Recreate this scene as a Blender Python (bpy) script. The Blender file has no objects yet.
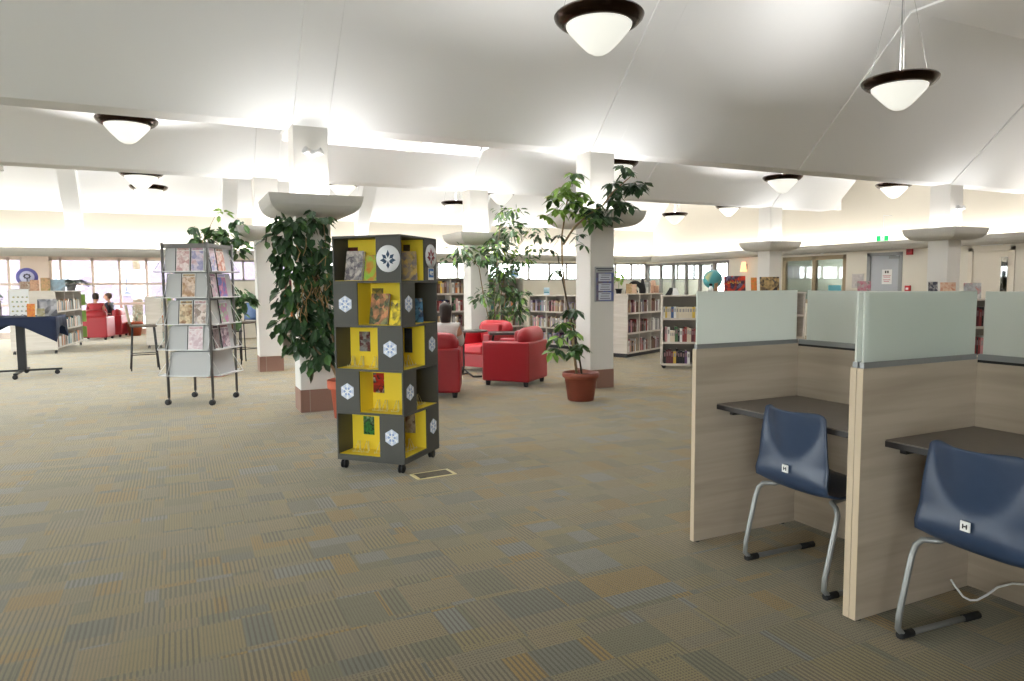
import bpy, bmesh, math, random
from mathutils import Vector, Matrix
C = bpy.context.scene.collection
PI = math.pi
rad = math.radians
random.seed(7)
# ------------------------------------------------------------------ materials
def new_mat(name):
    m = bpy.data.materials.new(name); m.use_nodes = True
    nt = m.node_tree; b = nt.nodes['Principled BSDF']
    return m, nt, b
def srgb(c):
    def f(v):
        v /= 255.0
        return v/12.92 if v <= 0.04045 else ((v+0.055)/1.055)**2.4
    return (f(c[0]), f(c[1]), f(c[2]), 1)
MC = {}
def mat(name, col, rough=0.6, metal=0.0, var=0.0, scale=8.0, spec=0.5, bump=0.0, bscale=60.0, em=None, ems=0.0, trans=0.0):
    if name in MC: return MC[name]
    m, nt, b = new_mat(name)
    c = srgb(col)
    b.inputs['Base Color'].default_value = c
    b.inputs['Roughness'].default_value = rough
    b.inputs['Metallic'].default_value = metal
    b.inputs['Specular IOR Level'].default_value = spec
    if var > 0:
        tc = nt.nodes.new('ShaderNodeTexCoord'); n = nt.nodes.new('ShaderNodeTexNoise')
        n.inputs['Scale'].default_value = scale; n.inputs['Detail'].default_value = 3
        nt.links.new(tc.outputs['Object'], n.inputs['Vector'])
        r = nt.nodes.new('ShaderNodeValToRGB')
        r.color_ramp.elements[0].position = 0.3; r.color_ramp.elements[1].position = 0.7
        r.color_ramp.elements[0].color = tuple(v*(1-var) for v in c[:3])+(1,)
        r.color_ramp.elements[1].color = tuple(min(1, v*(1+var)) for v in c[:3])+(1,)
        nt.links.new(n.outputs['Fac'], r.inputs['Fac']); nt.links.new(r.outputs['Color'], b.inputs['Base Color'])
    if bump > 0:
        tc = nt.nodes.new('ShaderNodeTexCoord'); n = nt.nodes.new('ShaderNodeTexNoise')
        n.inputs['Scale'].default_value = bscale
        nt.links.new(tc.outputs['Object'], n.inputs['Vector'])
        bp = nt.nodes.new('ShaderNodeBump'); bp.inputs['Strength'].default_value = bump; bp.inputs['Distance'].default_value = 0.01
        nt.links.new(n.outputs['Fac'], bp.inputs['Height']); nt.links.new(bp.outputs['Normal'], b.inputs['Normal'])
    if em: 
        b.inputs['Emission Color'].default_value = srgb(em); b.inputs['Emission Strength'].default_value = ems
    MC[name] = m
    return m
class NT:
    def __init__(s, nt): s.nt = nt
    def n(s, t, **k):
        o = s.nt.nodes.new(t)
        for a, v in k.items(): setattr(o, a, v)
        return o
    def l(s, a, b): s.nt.links.new(a, b)
    def math(s, op, a, b=None, c=None):
        o = s.n('ShaderNodeMath', operation=op)
        for i, v in enumerate((a, b, c)):
            if v is None: continue
            if isinstance(v, (int, float)): o.inputs[i].default_value = v
            else: s.l(v, o.inputs[i])
        return o.outputs[0]
    def mix(s, f, a, b):
        o = s.n('ShaderNodeMix', data_type='RGBA')
        for i, v in ((0, f), (6, a), (7, b)):
            if isinstance(v, (int, float)): o.inputs[i].default_value = v
            elif isinstance(v, tuple): o.inputs[i].default_value = v
            else: s.l(v, o.inputs[i])
        return o.outputs[2]
def carpet_mat():
    m, nt, b = new_mat('carpet'); N = NT(nt)
    tc = N.n('ShaderNodeTexCoord')
    sx = N.n('ShaderNodeSeparateXYZ'); N.l(tc.outputs['Object'], sx.inputs[0])
    def brick(w, h, off, sc, dx, dy):
        mp = N.n('ShaderNodeMapping'); mp.inputs['Location'].default_value = (dx, dy, 0); mp.inputs['Rotation'].default_value = (0, 0, sc)
        N.l(tc.outputs['Object'], mp.inputs['Vector'])
        t = N.n('ShaderNodeTexBrick'); t.offset = off; t.squash = 1.0
        t.inputs['Color1'].default_value = (0, 0, 0, 1); t.inputs['Color2'].default_value = (1, 1, 1, 1)
        t.inputs['Mortar Size'].default_value = 0.0; t.inputs['Bias'].default_value = 0.0
        t.inputs['Scale'].default_value = 1.0; t.inputs['Brick Width'].default_value = w; t.inputs['Row Height'].default_value = h
        N.l(mp.outputs[0], t.inputs['Vector'])
        return t.outputs['Color']
    a = brick(0.46, 0.27, 0.37, 0, 0.13, 0.07)
    c = brick(0.61, 0.34, 0.5, 0, 0.41, 0.21)
    d = brick(0.29, 0.40, 0.23, 0, 0.77, 0.33)
    def comb(k1, k2, k3, o):
        s1 = N.math('MULTIPLY', a, k1); s2 = N.math('MULTIPLY_ADD', c, k2, s1); s3 = N.math('MULTIPLY_ADD', d, k3, s2)
        return N.math('FRACT', N.math('ADD', s3, o))
    r1 = comb(3.17, 2.31, 1.73, 0.1)      # colour choice
    r2 = comb(5.11, 3.7, 4.3, 0.4)        # pattern choice
    ramp = N.n('ShaderNodeValToRGB'); cr = ramp.color_ramp; cr.interpolation = 'CONSTANT'
    cols = [(0.0, (118, 109, 80)), (0.16, (128, 113, 80)), (0.32, (105, 101, 76)), (0.46, (138, 110, 52)), (0.57, (120, 110, 86)), (0.70, (116, 116, 110)), (0.76, (128, 114, 74)), (0.93, (98, 98, 86))]
    cr.elements[0].position = 0; cr.elements[0].color = srgb(cols[0][1])
    cr.elements[1].position = cols[1][0]; cr.elements[1].color = srgb(cols[1][1])
    for p, cc in cols[2:]:
        e = cr.elements.new(p); e.color = srgb(cc)
    N.l(r1, ramp.inputs['Fac'])
    # stripes
    def stripe(coord, period, duty):
        f = N.math('FRACT', N.math('DIVIDE', coord, period))
        return N.math('LESS_THAN', f, duty)
    nz = N.n('ShaderNodeTexNoise'); nz.inputs['Scale'].default_value = 45; N.l(tc.outputs['Object'], nz.inputs['Vector'])
    wob = N.math('MULTIPLY', N.math('SUBTRACT', nz.outputs['Fac'], 0.5), 0.006)
    X = N.math('ADD', sx.outputs[0], wob); Y = N.math('ADD', sx.outputs[1], wob)
    sX = stripe(X, 0.0215, 0.40); sY = stripe(X, 0.0215, 0.5)
    fine = N.math('MULTIPLY', stripe(X, 0.014, 0.5), stripe(Y, 0.016, 0.55))
    isx = N.math('LESS_THAN', r2, 0.45); isf = N.math('GREATER_THAN', r2, 0.58)
    st = N.n('ShaderNodeMix'); N.l(isx, st.inputs[0]); N.l(sY, st.inputs[2]); N.l(sX, st.inputs[3])
    st2 = N.n('ShaderNodeMix'); N.l(isf, st2.inputs[0]); N.l(st.outputs[0], st2.inputs[2]); N.l(fine, st2.inputs[3])
    dark = N.math('MULTIPLY', st2.outputs[0], 0.68)
    base = N.mix(dark, ramp.outputs['Color'], srgb((50, 49, 41)))
    # pile grain
    g = N.n('ShaderNodeTexNoise'); g.inputs['Scale'].default_value = 260; N.l(tc.outputs['Object'], g.inputs['Vector'])
    gr = N.math('MULTIPLY_ADD', g.outputs['Fac'], 1.5, 0.25)
    mul = N.n('ShaderNodeMix', data_type='RGBA', blend_type='MULTIPLY'); mul.inputs[0].default_value = 1
    N.l(base, mul.inputs[6])
    cmb = N.n('ShaderNodeCombineXYZ')
    for i in range(3): N.l(gr, cmb.inputs[i])
    N.l(cmb.outputs[0], mul.inputs[7])
    # tile seams every 0.5 m
    fx = N.math('FRACT', N.math('DIVIDE', sx.outputs[0], 0.61)); fy = N.math('FRACT', N.math('DIVIDE', sx.outputs[1], 0.61))
    seam = N.math('MAXIMUM', N.math('LESS_THAN', fx, 0.007), N.math('LESS_THAN', fy, 0.007))
    fin = N.mix(N.math('MULTIPLY', seam, 0.35), mul.outputs[2], srgb((56, 54, 48)))
    N.l(fin, b.inputs['Base Color'])
    b.inputs['Roughness'].default_value = 0.92; b.inputs['Specular IOR Level'].default_value = 0.25
    b.inputs['Sheen Tint'].default_value = (1, .92, .78, 1); b.inputs['Sheen Weight'].default_value = 0.5; b.inputs['Sheen Roughness'].default_value = 0.5
    bp = N.n('ShaderNodeBump'); bp.inputs['Strength'].default_value = 0.4; bp.inputs['Distance'].default_value = 0.004
    N.l(N.math('SUBTRACT', g.outputs['Fac'], st2.outputs[0]), bp.inputs['Height']); N.l(bp.outputs['Normal'], b.inputs['Normal'])
    return m
def wood_mat(name, c1, c2, axis_scale=(1.2, 22, 22)):
    m, nt, b = new_mat(name); N = NT(nt)
    tc = N.n('ShaderNodeTexCoord'); mp = N.n('ShaderNodeMapping'); mp.inputs['Scale'].default_value = axis_scale
    N.l(tc.outputs['Object'], mp.inputs['Vector'])
    n = N.n('ShaderNodeTexNoise'); n.inputs['Scale'].default_value = 1.0; n.inputs['Detail'].default_value = 4; n.inputs['Distortion'].default_value = 0.4
    N.l(mp.outputs[0], n.inputs['Vector'])
    r = N.n('ShaderNodeValToRGB'); r.color_ramp.elements[0].position = 0.35; r.color_ramp.elements[1].position = 0.65
    r.color_ramp.elements[0].color = srgb(c1); r.color_ramp.elements[1].color = srgb(c2)
    N.l(n.outputs['Fac'], r.inputs['Fac']); N.l(r.outputs['Color'], b.inputs['Base Color'])
    b.inputs['Roughness'].default_value = 0.5
    return m
def glass_mat(name, tint=(235, 240, 240), refl=0.08):
    m, nt, b = new_mat(name); N = NT(nt)
    nt.nodes.remove(b); out = nt.nodes['Material Output']
    t = N.n('ShaderNodeBsdfTransparent'); t.inputs[0].default_value = srgb(tint)
    g = N.n('ShaderNodeBsdfGlossy'); g.inputs['Roughness'].default_value = 0.02
    lw = N.n('ShaderNodeLayerWeight'); lw.inputs['Blend'].default_value = 0.15
    f = N.math('MULTIPLY_ADD', lw.outputs['Fresnel'], 0.8, refl)
    mx = N.n('ShaderNodeMixShader'); N.l(f, mx.inputs[0]); N.l(t.outputs[0], mx.inputs[1]); N.l(g.outputs[0], mx.inputs[2])
    N.l(mx.outputs[0], out.inputs[0])
    return m
def frosted_mat(name, col):
    m, nt, b = new_mat(name); N = NT(nt)
    out = nt.nodes['Material Output']
    b.inputs['Base Color'].default_value = srgb(col); b.inputs['Roughness'].default_value = 0.35
    tl = N.n('ShaderNodeBsdfTranslucent'); tl.inputs[0].default_value = srgb(tuple(min(255, v+14) for v in col))
    tr = N.n('ShaderNodeBsdfTransparent'); tr.inputs[0].default_value = srgb((235, 244, 240))
    m1 = N.n('ShaderNodeMixShader'); m1.inputs[0].default_value = 0.55
    N.l(b.outputs[0], m1.inputs[1]); N.l(tl.outputs[0], m1.inputs[2])
    m2 = N.n('ShaderNodeMixShader'); m2.inputs[0].default_value = 0.06
    N.l(m1.outputs[0], m2.inputs[1]); N.l(tr.outputs[0], m2.inputs[2]); N.l(m2.outputs[0], out.inputs[0])
    return m
def brick_mat():
    m, nt, b = new_mat('brick'); N = NT(nt)
    tc = N.n('ShaderNodeTexCoord'); t = N.n('ShaderNodeTexBrick')
    t.inputs['Scale'].default_value = 1; t.inputs['Brick Width'].default_value = .29; t.inputs['Row Height'].default_value = .3; t.offset = 0
    t.inputs['Mortar Size'].default_value = 0.004
    t.inputs['Color1'].default_value = srgb((146, 112, 98)); t.inputs['Color2'].default_value = srgb((156, 122, 106)); t.inputs['Mortar'].default_value = srgb((170, 158, 148))
    g = N.n('ShaderNodeNewGeometry'); sp = N.n('ShaderNodeSeparateXYZ'); N.l(tc.outputs['Object'], sp.inputs[0])
    cb = N.n('ShaderNodeCombineXYZ'); N.l(N.math('ADD', sp.outputs[0], sp.outputs[1]), cb.inputs[0]); N.l(sp.outputs[2], cb.inputs[1])
    N.l(cb.outputs[0], t.inputs['Vector'])
    n = N.n('ShaderNodeTexNoise'); n.inputs['Scale'].default_value = 90; N.l(tc.outputs['Object'], n.inputs['Vector'])
    mx = N.mix(N.math('MULTIPLY', n.outputs['Fac'], 0.35), t.outputs['Color'], srgb((116, 82, 70)))
    N.l(mx, b.inputs['Base Color']); b.inputs['Roughness'].default_value = .7
    return m
def cover_mat(name, cols, scale=9.0, seed=0.0):
    """printed cover: blotches of several inks"""
    if name in MC: return MC[name]
    m, nt, b = new_mat(name); N = NT(nt)
    tc = N.n('ShaderNodeTexCoord'); mp = N.n('ShaderNodeMapping'); mp.inputs['Location'].default_value = (seed, seed*1.7, seed*.3)
    N.l(tc.outputs['Object'], mp.inputs['Vector'])
    v = N.n('ShaderNodeTexVoronoi'); v.inputs['Scale'].default_value = scale*2.2; N.l(mp.outputs[0], v.inputs['Vector'])
    n = N.n('ShaderNodeTexNoise'); n.inputs['Scale'].default_value = scale; n.inputs['Detail'].default_value = 2; N.l(mp.outputs[0], n.inputs['Vector'])
    sc = N.n('ShaderNodeSeparateColor'); N.l(v.outputs['Color'], sc.inputs[0])
    f = N.math('MULTIPLY_ADD', sc.outputs[0], 0.5, N.math('MULTIPLY_ADD', n.outputs['Fac'], 1.2, -0.35))
    r = N.n('ShaderNodeValToRGB'); cr = r.color_ramp; k = len(cols)
    cr.elements[0].color = srgb(cols[0]); cr.elements[1].color = srgb(cols[-1])
    for i in range(1, k-1):
        e = cr.elements.new(i/(k-1)); e.color = srgb(cols[i])
    N.l(f, r.inputs['Fac']); N.l(r.outputs['Color'], b.inputs['Base Color']); b.inputs['Roughness'].default_value = .35
    MC[name] = m
    return m
M = {}
M['carpet'] = carpet_mat()
M['white'] = mat('white_paint', (240, 241, 242), .75, bump=.02, bscale=30)
M['cream'] = mat('cream_wall_paint', (226, 219, 205), .8)
M['column'] = mat('column_paint', (226, 223, 218), .7, bump=.03, bscale=40)
M['trough'] = mat('trough_paint', (205, 202, 196), .6)
M['brick'] = brick_mat()
M['glass'] = glass_mat('clear_glass')
M['dglass'] = glass_mat('tinted_glass', (150, 155, 145), .12)
M['frost'] = frosted_mat('frosted_glass', (230, 234, 230))
M['alu'] = mat('aluminium', (150, 152, 153), .5, .5)
M['frame_pink'] = mat('window_frame_beige', (228, 212, 202), .6)
M['frame_grey'] = mat('window_frame_grey', (150, 145, 140), .55)
M['black'] = mat('black_plastic', (24, 24, 26), .5)
M['rubber'] = mat('black_rubber', (18, 18, 19), .75)
M['chrome'] = mat('silver_tube', (150, 152, 152), .4, .5)
M['lam'] = wood_mat('pale_wood_laminate', (168, 154, 137), (184, 171, 154), (1.0, 1.0, 16))
M['lamedge'] = mat('laminate_edge', (200, 182, 156), .5)
M['deskedge'] = mat('desk_edge_dark', (44, 40, 40), .5)
M['desk'] = mat('grey_desk_laminate', (116, 107, 100), .42, var=.05, scale=30)
M['shelfw'] = wood_mat('whitewood_shelf', (205, 196, 184), (216, 208, 198), (2, 2, 20))
M['dark'] = mat('charcoal_laminate', (74, 74, 70), .55)
M['yellow'] = mat('yellow_laminate', (250, 222, 62), .5)
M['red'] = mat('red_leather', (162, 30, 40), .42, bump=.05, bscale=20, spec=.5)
M['terra'] = mat('terracotta', (190, 92, 62), .75, var=.08)
M['brownpot'] = mat('brown_plastic_pot', (132, 66, 48), .55, var=.06)
M['soil'] = mat('potting_soil', (52, 40, 32), .95, var=.3, scale=50)
M['bark'] = mat('tan_bark', (150, 128, 98), .8, var=.2, scale=30)
M['barkd'] = mat('dark_bark', (78, 66, 50), .85, var=.2, scale=30)
M['navy'] = mat('navy_cloth', (30, 42, 70), .85)
M['bluep'] = mat('blue_ply', (48, 64, 90), .36, var=.04, scale=30)
M['white_pl'] = mat('white_plastic', (235, 235, 235), .45)
M['paper'] = mat('white_paper', (238, 238, 236), .8)
M['rackgrey'] = mat('rack_grey_metal', (112, 110, 108), .45, .3)
M['rackpanel'] = mat('rack_panel', (186, 187, 188), .5)
M['rackpanel2'] = mat('rack_side_panel', (150, 152, 153), .5)
M['tabtop'] = mat('dark_table_top', (62, 60, 58), .35)
M['wire'] = mat('pale_wire', (246, 240, 200), .4)
M['bronze'] = mat('bronze_ring', (58, 42, 34), .22, .85)
M['lampglass'] = mat('opal_glass', (240, 240, 236), .3, em=(250, 250, 240), ems=.55)
M['leafd'] = mat('dark_green_leaf', (52, 80, 50), .38, var=.35, scale=9)
M['leafm'] = mat('mid_green_leaf', (70, 104, 52), .4, var=.35, scale=9)
M['leaff'] = mat('grey_green_leaf', (88, 112, 80), .45, var=.3, scale=9)
M['leafl'] = mat('light_green_leaf', (134, 172, 74), .4, var=.25, scale=9)
M['skin'] = mat('skin', (214, 168, 142), .55)
M['hair'] = mat('dark_hair', (48, 34, 30), .6)
# ------------------------------------------------------------------ mesh helpers
class MB:
    def __init__(s): s.bm = bmesh.new(); s.mi = 0
    def _faces(s, vs, fs):
        V = [s.bm.verts.new(v) for v in vs]; out = []
        for f in fs:
            try:
                q = s.bm.faces.new([V[i] for i in f]); q.material_index = s.mi; out.append(q)
            except ValueError: pass
        return out
    def m(s, i): s.mi = i; return s
    def box(s, x0, y0, z0, x1, y1, z1, mx=None):
        v = [Vector(p) for p in [(x0,y0,z0),(x1,y0,z0),(x1,y1,z0),(x0,y1,z0),(x0,y0,z1),(x1,y0,z1),(x1,y1,z1),(x0,y1,z1)]]
        if mx is not None: v = [mx @ p for p in v]
        s._faces(v, [(0,3,2,1),(4,5,6,7),(0,1,5,4),(1,2,6,5),(2,3,7,6),(3,0,4,7)]); return s
    def poly(s, pts): s._faces(pts, [tuple(range(len(pts)))]); return s
    def prism(s, pts, d, mx=None):
        """pts: list of 3-D points (planar), d: extrusion vector"""
        n = len(pts); d = Vector(d); a = [Vector(p) for p in pts]; v = a+[p+d for p in a]
        if mx is not None: v = [mx @ p for p in v]
        fs = [tuple(range(n-1, -1, -1)), tuple(range(n, 2*n))]+[(i, (i+1)%n, n+(i+1)%n, n+i) for i in range(n)]
        s._faces(v, fs); return s
    def tube(s, pts, r, n=8, closed=False):
        pts = [Vector(p) for p in pts]; rs = r if isinstance(r, (list, tuple)) else [r]*len(pts)
        rings = []; prev = None; L = len(pts)
        for i, p in enumerate(pts):
            if closed: t = pts[(i+1)%L]-pts[i-1]
            elif i == 0: t = pts[1]-p
            elif i == L-1: t = p-pts[-2]
            else: t = (pts[i+1]-p).normalized()+(p-pts[i-1]).normalized()
            t.normalize()
            if prev is None:
                a = Vector((0,0,1)) if abs(t.z) < .9 else Vector((1,0,0)); u = t.cross(a).normalized()
            else:
                u = (prev-t*prev.dot(t)).normalized()
            prev = u; w = t.cross(u)
            rings.append([s.bm.verts.new(p+u*math.cos(2*PI*k/n)*rs[i]+w*math.sin(2*PI*k/n)*rs[i]) for k in range(n)])
        m = L if closed else L-1
        for i in range(m):
            A, B = rings[i], rings[(i+1)%L]
            for k in range(n):
                f = s.bm.faces.new([A[k], A[(k+1)%n], B[(k+1)%n], B[k]]); f.material_index = s.mi; f.smooth = True
        if not closed:
            for R_ in (list(reversed(rings[0])), rings[-1]):
                f = s.bm.faces.new(R_); f.material_index = s.mi
        return s
    def lathe(s, prof, c=(0,0,0), n=32, mx=None, smooth=True):
        rings = []
        for r, z in prof:
            if r < 1e-6:
                p = Vector((c[0], c[1], c[2]+z)); p = mx @ p if mx is not None else p
                rings.append([s.bm.verts.new(p)])
            else:
                R_ = []
                for k in range(n):
                    p = Vector((c[0]+r*math.cos(2*PI*k/n), c[1]+r*math.sin(2*PI*k/n), c[2]+z))
                    R_.append(s.bm.verts.new(mx @ p if mx is not None else p))
                rings.append(R_)
        for A, B in zip(rings, rings[1:]):
            for k in range(n):
                if len(A) == 1 and len(B) == 1: continue
                if len(A) == 1: q = [A[0], B[k], B[(k+1)%n]][::-1]
                elif len(B) == 1: q = [A[k], A[(k+1)%n], B[0]]
                else: q = [A[k], A[(k+1)%n], B[(k+1)%n], B[k]]
                try:
                    f = s.bm.faces.new(q); f.material_index = s.mi; f.smooth = smooth
                except ValueError: pass
        return s
    def rings(s, R, cap=True, smooth=True):
        V = [[s.bm.verts.new(p) for p in r] for r in R]; n = len(V[0])
        for A, B in zip(V, V[1:]):
            for k in range(n):
                f = s.bm.faces.new([A[k], A[(k+1)%n], B[(k+1)%n], B[k]]); f.material_index = s.mi; f.smooth = smooth
        if cap:
            for r in (list(reversed(V[0])), V[-1]):
                f = s.bm.faces.new(r); f.material_index = s.mi
        return s
    def xf(s, mx): bmesh.ops.transform(s.bm, matrix=mx, verts=s.bm.verts); return s
    def obj(s, name, mats, parent=None, bevel=0, seg=2, sub=0, fixn=True):
        if fixn: bmesh.ops.recalc_face_normals(s.bm, faces=s.bm.faces)
        me = bpy.data.meshes.new(name); s.bm.to_mesh(me); s.bm.free()
        for m in (mats if isinstance(mats, (list, tuple)) else [mats]): me.materials.append(m)
        o = bpy.data.objects.new(name, me); C.objects.link(o)
        if parent is not None: o.parent = parent
        if bevel:
            b = o.modifiers.new('bevel', 'BEVEL'); b.width = bevel; b.segments = seg; b.limit_method = 'ANGLE'; b.angle_limit = rad(40)
        if sub:
            b = o.modifiers.new('sub', 'SUBSURF'); b.levels = sub; b.render_levels = sub
        return o
def T(x, y, z=0, rz=0): return Matrix.Translation((x, y, z)) @ Matrix.Rotation(rz, 4, 'Z')
def thing(name, label, cat, loc=(0,0,0), rz=0, group=None):
    o = bpy.data.objects.new(name, None); C.objects.link(o); o.empty_display_size = .1
    o.location = loc; o.rotation_euler = (0, 0, rz); o['label'] = label; o['category'] = cat
    if group: o['group'] = group
    return o
def tag(o, label, cat, group=None):
    o['label'] = label; o['category'] = cat
    if group: o['group'] = group
    return o
def at(o, loc, rz=0, rx=0, ry=0):
    o.location = loc; o.rotation_euler = (rx, ry, rz); return o
def struct(o): o['kind'] = 'structure'; return o
def dup(root, loc, rz, label, group=None):
    r = root.copy(); C.objects.link(r); r.location = loc; r.rotation_euler = (0, 0, rz); r['label'] = label
    if group: r['group'] = group
    for ch in list(root.children):
        c = ch.copy(); C.objects.link(c); c.parent = r
        for g in ch.children:
            d = g.copy(); C.objects.link(d); d.parent = c
    return r
ORD = ['first','second','third','fourth','fifth','sixth','seventh','eighth','ninth','tenth','eleventh','twelfth','thirteenth','fourteenth','fifteenth','sixteenth','seventeenth','eighteenth','nineteenth','twentieth','twenty-first','twenty-second','twenty-third','twenty-fourth','twenty-fifth','twenty-sixth','twenty-seventh','twenty-eighth','twenty-ninth','thirtieth']
# ------------------------------------------------------------------ camera
F_, PITCH, ROLL, YAW = 693.97, rad(4.535), rad(-0.387), rad(25.755)
fw = Vector((math.sin(YAW)*math.cos(PITCH), math.cos(YAW)*math.cos(PITCH), -math.sin(PITCH)))
r0 = Vector((math.cos(YAW), -math.sin(YAW), 0)); u0 = r0.cross(fw)
rt = r0*math.cos(ROLL)+u0*math.sin(ROLL); up = -r0*math.sin(ROLL)+u0*math.cos(ROLL)
cd = bpy.data.cameras.new('camera'); cam = bpy.data.objects.new('camera', cd); C.objects.link(cam)
mw = Matrix((( rt.x, up.x, -fw.x, 0), (rt.y, up.y, -fw.y, 0), (rt.z, up.z, -fw.z, 1.45), (0, 0, 0, 1)))
cam.matrix_world = mw; cd.sensor_width = 36; cd.sensor_fit = 'HORIZONTAL'; cd.lens = F_*36/1024; cd.clip_start = .05; cd.clip_end = 200
bpy.context.scene.camera = cam
# ------------------------------------------------------------------ room shell
COLX = [1.44, 5.35, 9.26, 13.17]
YA, YB = 8.38, 12.70
XW, XE, YN = -9.0, 15.8, -4.5
YL = 20.5     # cove lip
b = MB(); b.box(XW, YN, -.1, 21, 24.8, 0); struct(b.obj('floor', M['carpet']))
def slab(name, pts, x0, x1, t=.08, m='white', up=(0, 0, 1)):
    """Y-Z polyline -> thin slab extruded along X, thickened along 'up'"""
    b = MB()
    for (y0, z0), (y1, z1) in zip(pts, pts[1:]):
        n = Vector(up)*t
        b.prism([(x0, y0, z0), (x0, y1, z1), (x0, y1+n.y, z1+n.z), (x0, y0+n.y, z0+n.z)], (x1-x0, 0, 0))
    return struct(b.obj(name, M[m]))
# flat ceiling in front (with a roof light), slopes and eave beams
XR = 15.1
for (xa, xb, ya, yb) in [(XW, XE, -4.5, 1.2), (XW, 10.8, 1.2, 6.35), (12.2, XE, 1.2, 6.35), (10.8, 12.2, 4.7, 6.35), (10.8, 12.2, 1.2, 3.5)]:
    b = MB(); b.box(xa, ya, 5.1, xb, yb, 5.2); struct(b.obj('ceiling', M['white']))
slab('ceiling', [(6.35, 5.1), (8.19, 3.27)], XW, XE)
b = MB(); b.box(XW, 8.195, 3.271, XE, 8.56, 3.45); struct(b.obj('trim_1', M['white']))
slab('ceiling', [(8.56, 3.27), (10.46, 5.18), (10.60, 5.18)], XW, XR)
# second bay far slope, with the roof light opening between X 1.75 and 5.0
def slope(x0, x1, ya, yb):
    za, zb = 3.30+(12.5-ya), 3.30+(12.5-yb)
    b = MB(); b.prism([(x0, ya, za), (x0, yb, zb), (x0, yb, zb+.09), (x0, ya, za+.09)], (x1-x0, 0, 0)); struct(b.obj('ceiling', M['white']))
slope(XW, 1.66, 10.6, 12.5); slope(1.66, 5.14, 11.98, 12.5); slope(1.66, 5.14, 10.6, 10.75); slope(5.14, XR, 10.6, 12.5)
b = MB()   # shaft of the roof light
b.box(1.60, 10.7, 3.9, 1.66, 12.05, 6.0); b.box(5.14, 10.7, 3.9, 5.2, 12.05, 6.0); b.box(1.6, 12.0, 3.9, 5.2, 12.06, 6.0); b.box(1.6, 10.69, 5.02, 5.06, 10.75, 6.0)
struct(b.obj('window_1', M['white']))
b = MB(); b.box(XW, 12.505, 3.301, XR, 12.90, 3.47); struct(b.obj('trim_2', M['white']))
b = MB(); b.box(XR-.02, 8.6, 5.16, XE+.1, 12.95, 5.3); struct(b.obj('ceiling', M['white']))
b = MB(); b.box(XR-.02, 8.50, 3.4, XE+.1, 8.56, 5.3); struct(b.obj('wall_upper', M['white']))
b = MB(); b.box(XW, 12.82, 3.36, XE+.1, 12.90, 5.75); struct(b.obj('wall_upper', M['white']))
slab('ceiling', [(12.82, 5.25), (18.95, 5.25), (20.9, 3.28)], XW, XE+.3)
b = MB(); b.prism([(XR-.02, 8.50, 3.30), (XR-.02, 10.42, 5.22), (XR-.02, 8.50, 5.22)], (.05, 0, 0)); b.prism([(XR-.02, 12.86, 3.30), (XR-.02, 12.55, 3.31), (XR-.02, 10.58, 5.22), (XR-.02, 12.86, 5.22)], (.05, 0, 0)); struct(b.obj('wall_gable', M['white']))
b = MB(); b.box(XW, 10.38, 5.17, XR, 10.68, 5.3); struct(b.obj('ceiling', M['white']))
# rafters
for i, X in enumerate([-2.47]+COLX):
    b = MB()
    b.prism([(X-.195, 6.35, 5.07), (X-.195, 8.18, 3.25), (X-.195, 8.18, 3.32), (X-.195, 6.35, 5.14)], (.39, 0, 0))
    b.box(X-.195, -4.5, 5.07, X+.195, 6.37, 5.12)
    b.prism([(X-.195, 10.6, 5.15), (X-.195, 12.49, 3.28), (X-.195, 12.49, 3.36), (X-.195, 10.6, 5.2)], (.39, 0, 0))
    x_ = [-2.41, 1.19, 4.81, 8.7, 12.6][i]
    b.prism([(x_, 18.6, 5.06), (x_, 20.6, 2.93), (x_, 20.6, 3.65), (x_, 19.05, 5.3), (x_, 12.9, 5.3), (x_, 12.9, 5.06)], (.38, 0, 0))
    struct(b.obj('trim_%d' % (3+i), M['white'], bevel=.008))
# stub beam end west of column row
b = MB(); b.box(-2.67, 12.3, 3.22, -2.27, 12.95, 3.4); struct(b.obj('trim_9', M['white']))
# side closures
b = MB(); b.box(XW-.1, YN, 0, XW, 24.8, .3); b.box(XW-.1, YN, 2.5, XW, 24.8, 5.9); b.box(XW-.1, YN, .3, XW, 6, 2.5); struct(b.obj('wall_left', M['cream']))
b = MB(); b.box(XW, YN-.1, 0, XE, YN, .6); b.box(XW, YN-.1, 2.8, XE, YN, 5.3); b.box(-1.5, YN-.1, .6, XE, YN, 2.8); struct(b.obj('wall_near', M['cream']))
# back bulkhead above the cove
b = MB(); b.box(XW, 20.8, 2.40, XE+.2, 20.9, 3.4); struct(b.obj('wall_bulkhead', M['cream']))
def cove(prof, name, axis, a0, a1, base, sgn):
    """curved trough; prof = (distance out from the wall, z)"""
    b = MB(); pts = []
    if axis == 'x': pts = [(a0, base+sgn*d, z) for d, z in prof]; ext = (a1-a0, 0, 0)
    else: pts = [(base+sgn*d, a0, z) for d, z in prof]; ext = (0, a1-a0, 0)
    b.prism(pts, ext); return struct(b.obj(name, M['trough']))
CP = [(0, 2.26), (.10, 2.25), (.2, 2.27), (.27, 2.31), (.32, 2.37), (.345, 2.46), (.32, 2.46), (.29, 2.38), (.22, 2.33), (.02, 2.32), (0, 2.32)]
cove(CP, 'trim_10', 'x', XW, XE-.3, 20.82, -1)
cove(CP, 'trim_11', 'y', 2.0, 20.82, XE, -1)
b = MB(); b.box(XW, 20.82, 2.40, 1.0, 24.6, 2.5); b.box(1.0, 20.82, 2.40, XE, 21.3, 2.5); struct(b.obj('ceiling', M['cream']))
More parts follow.
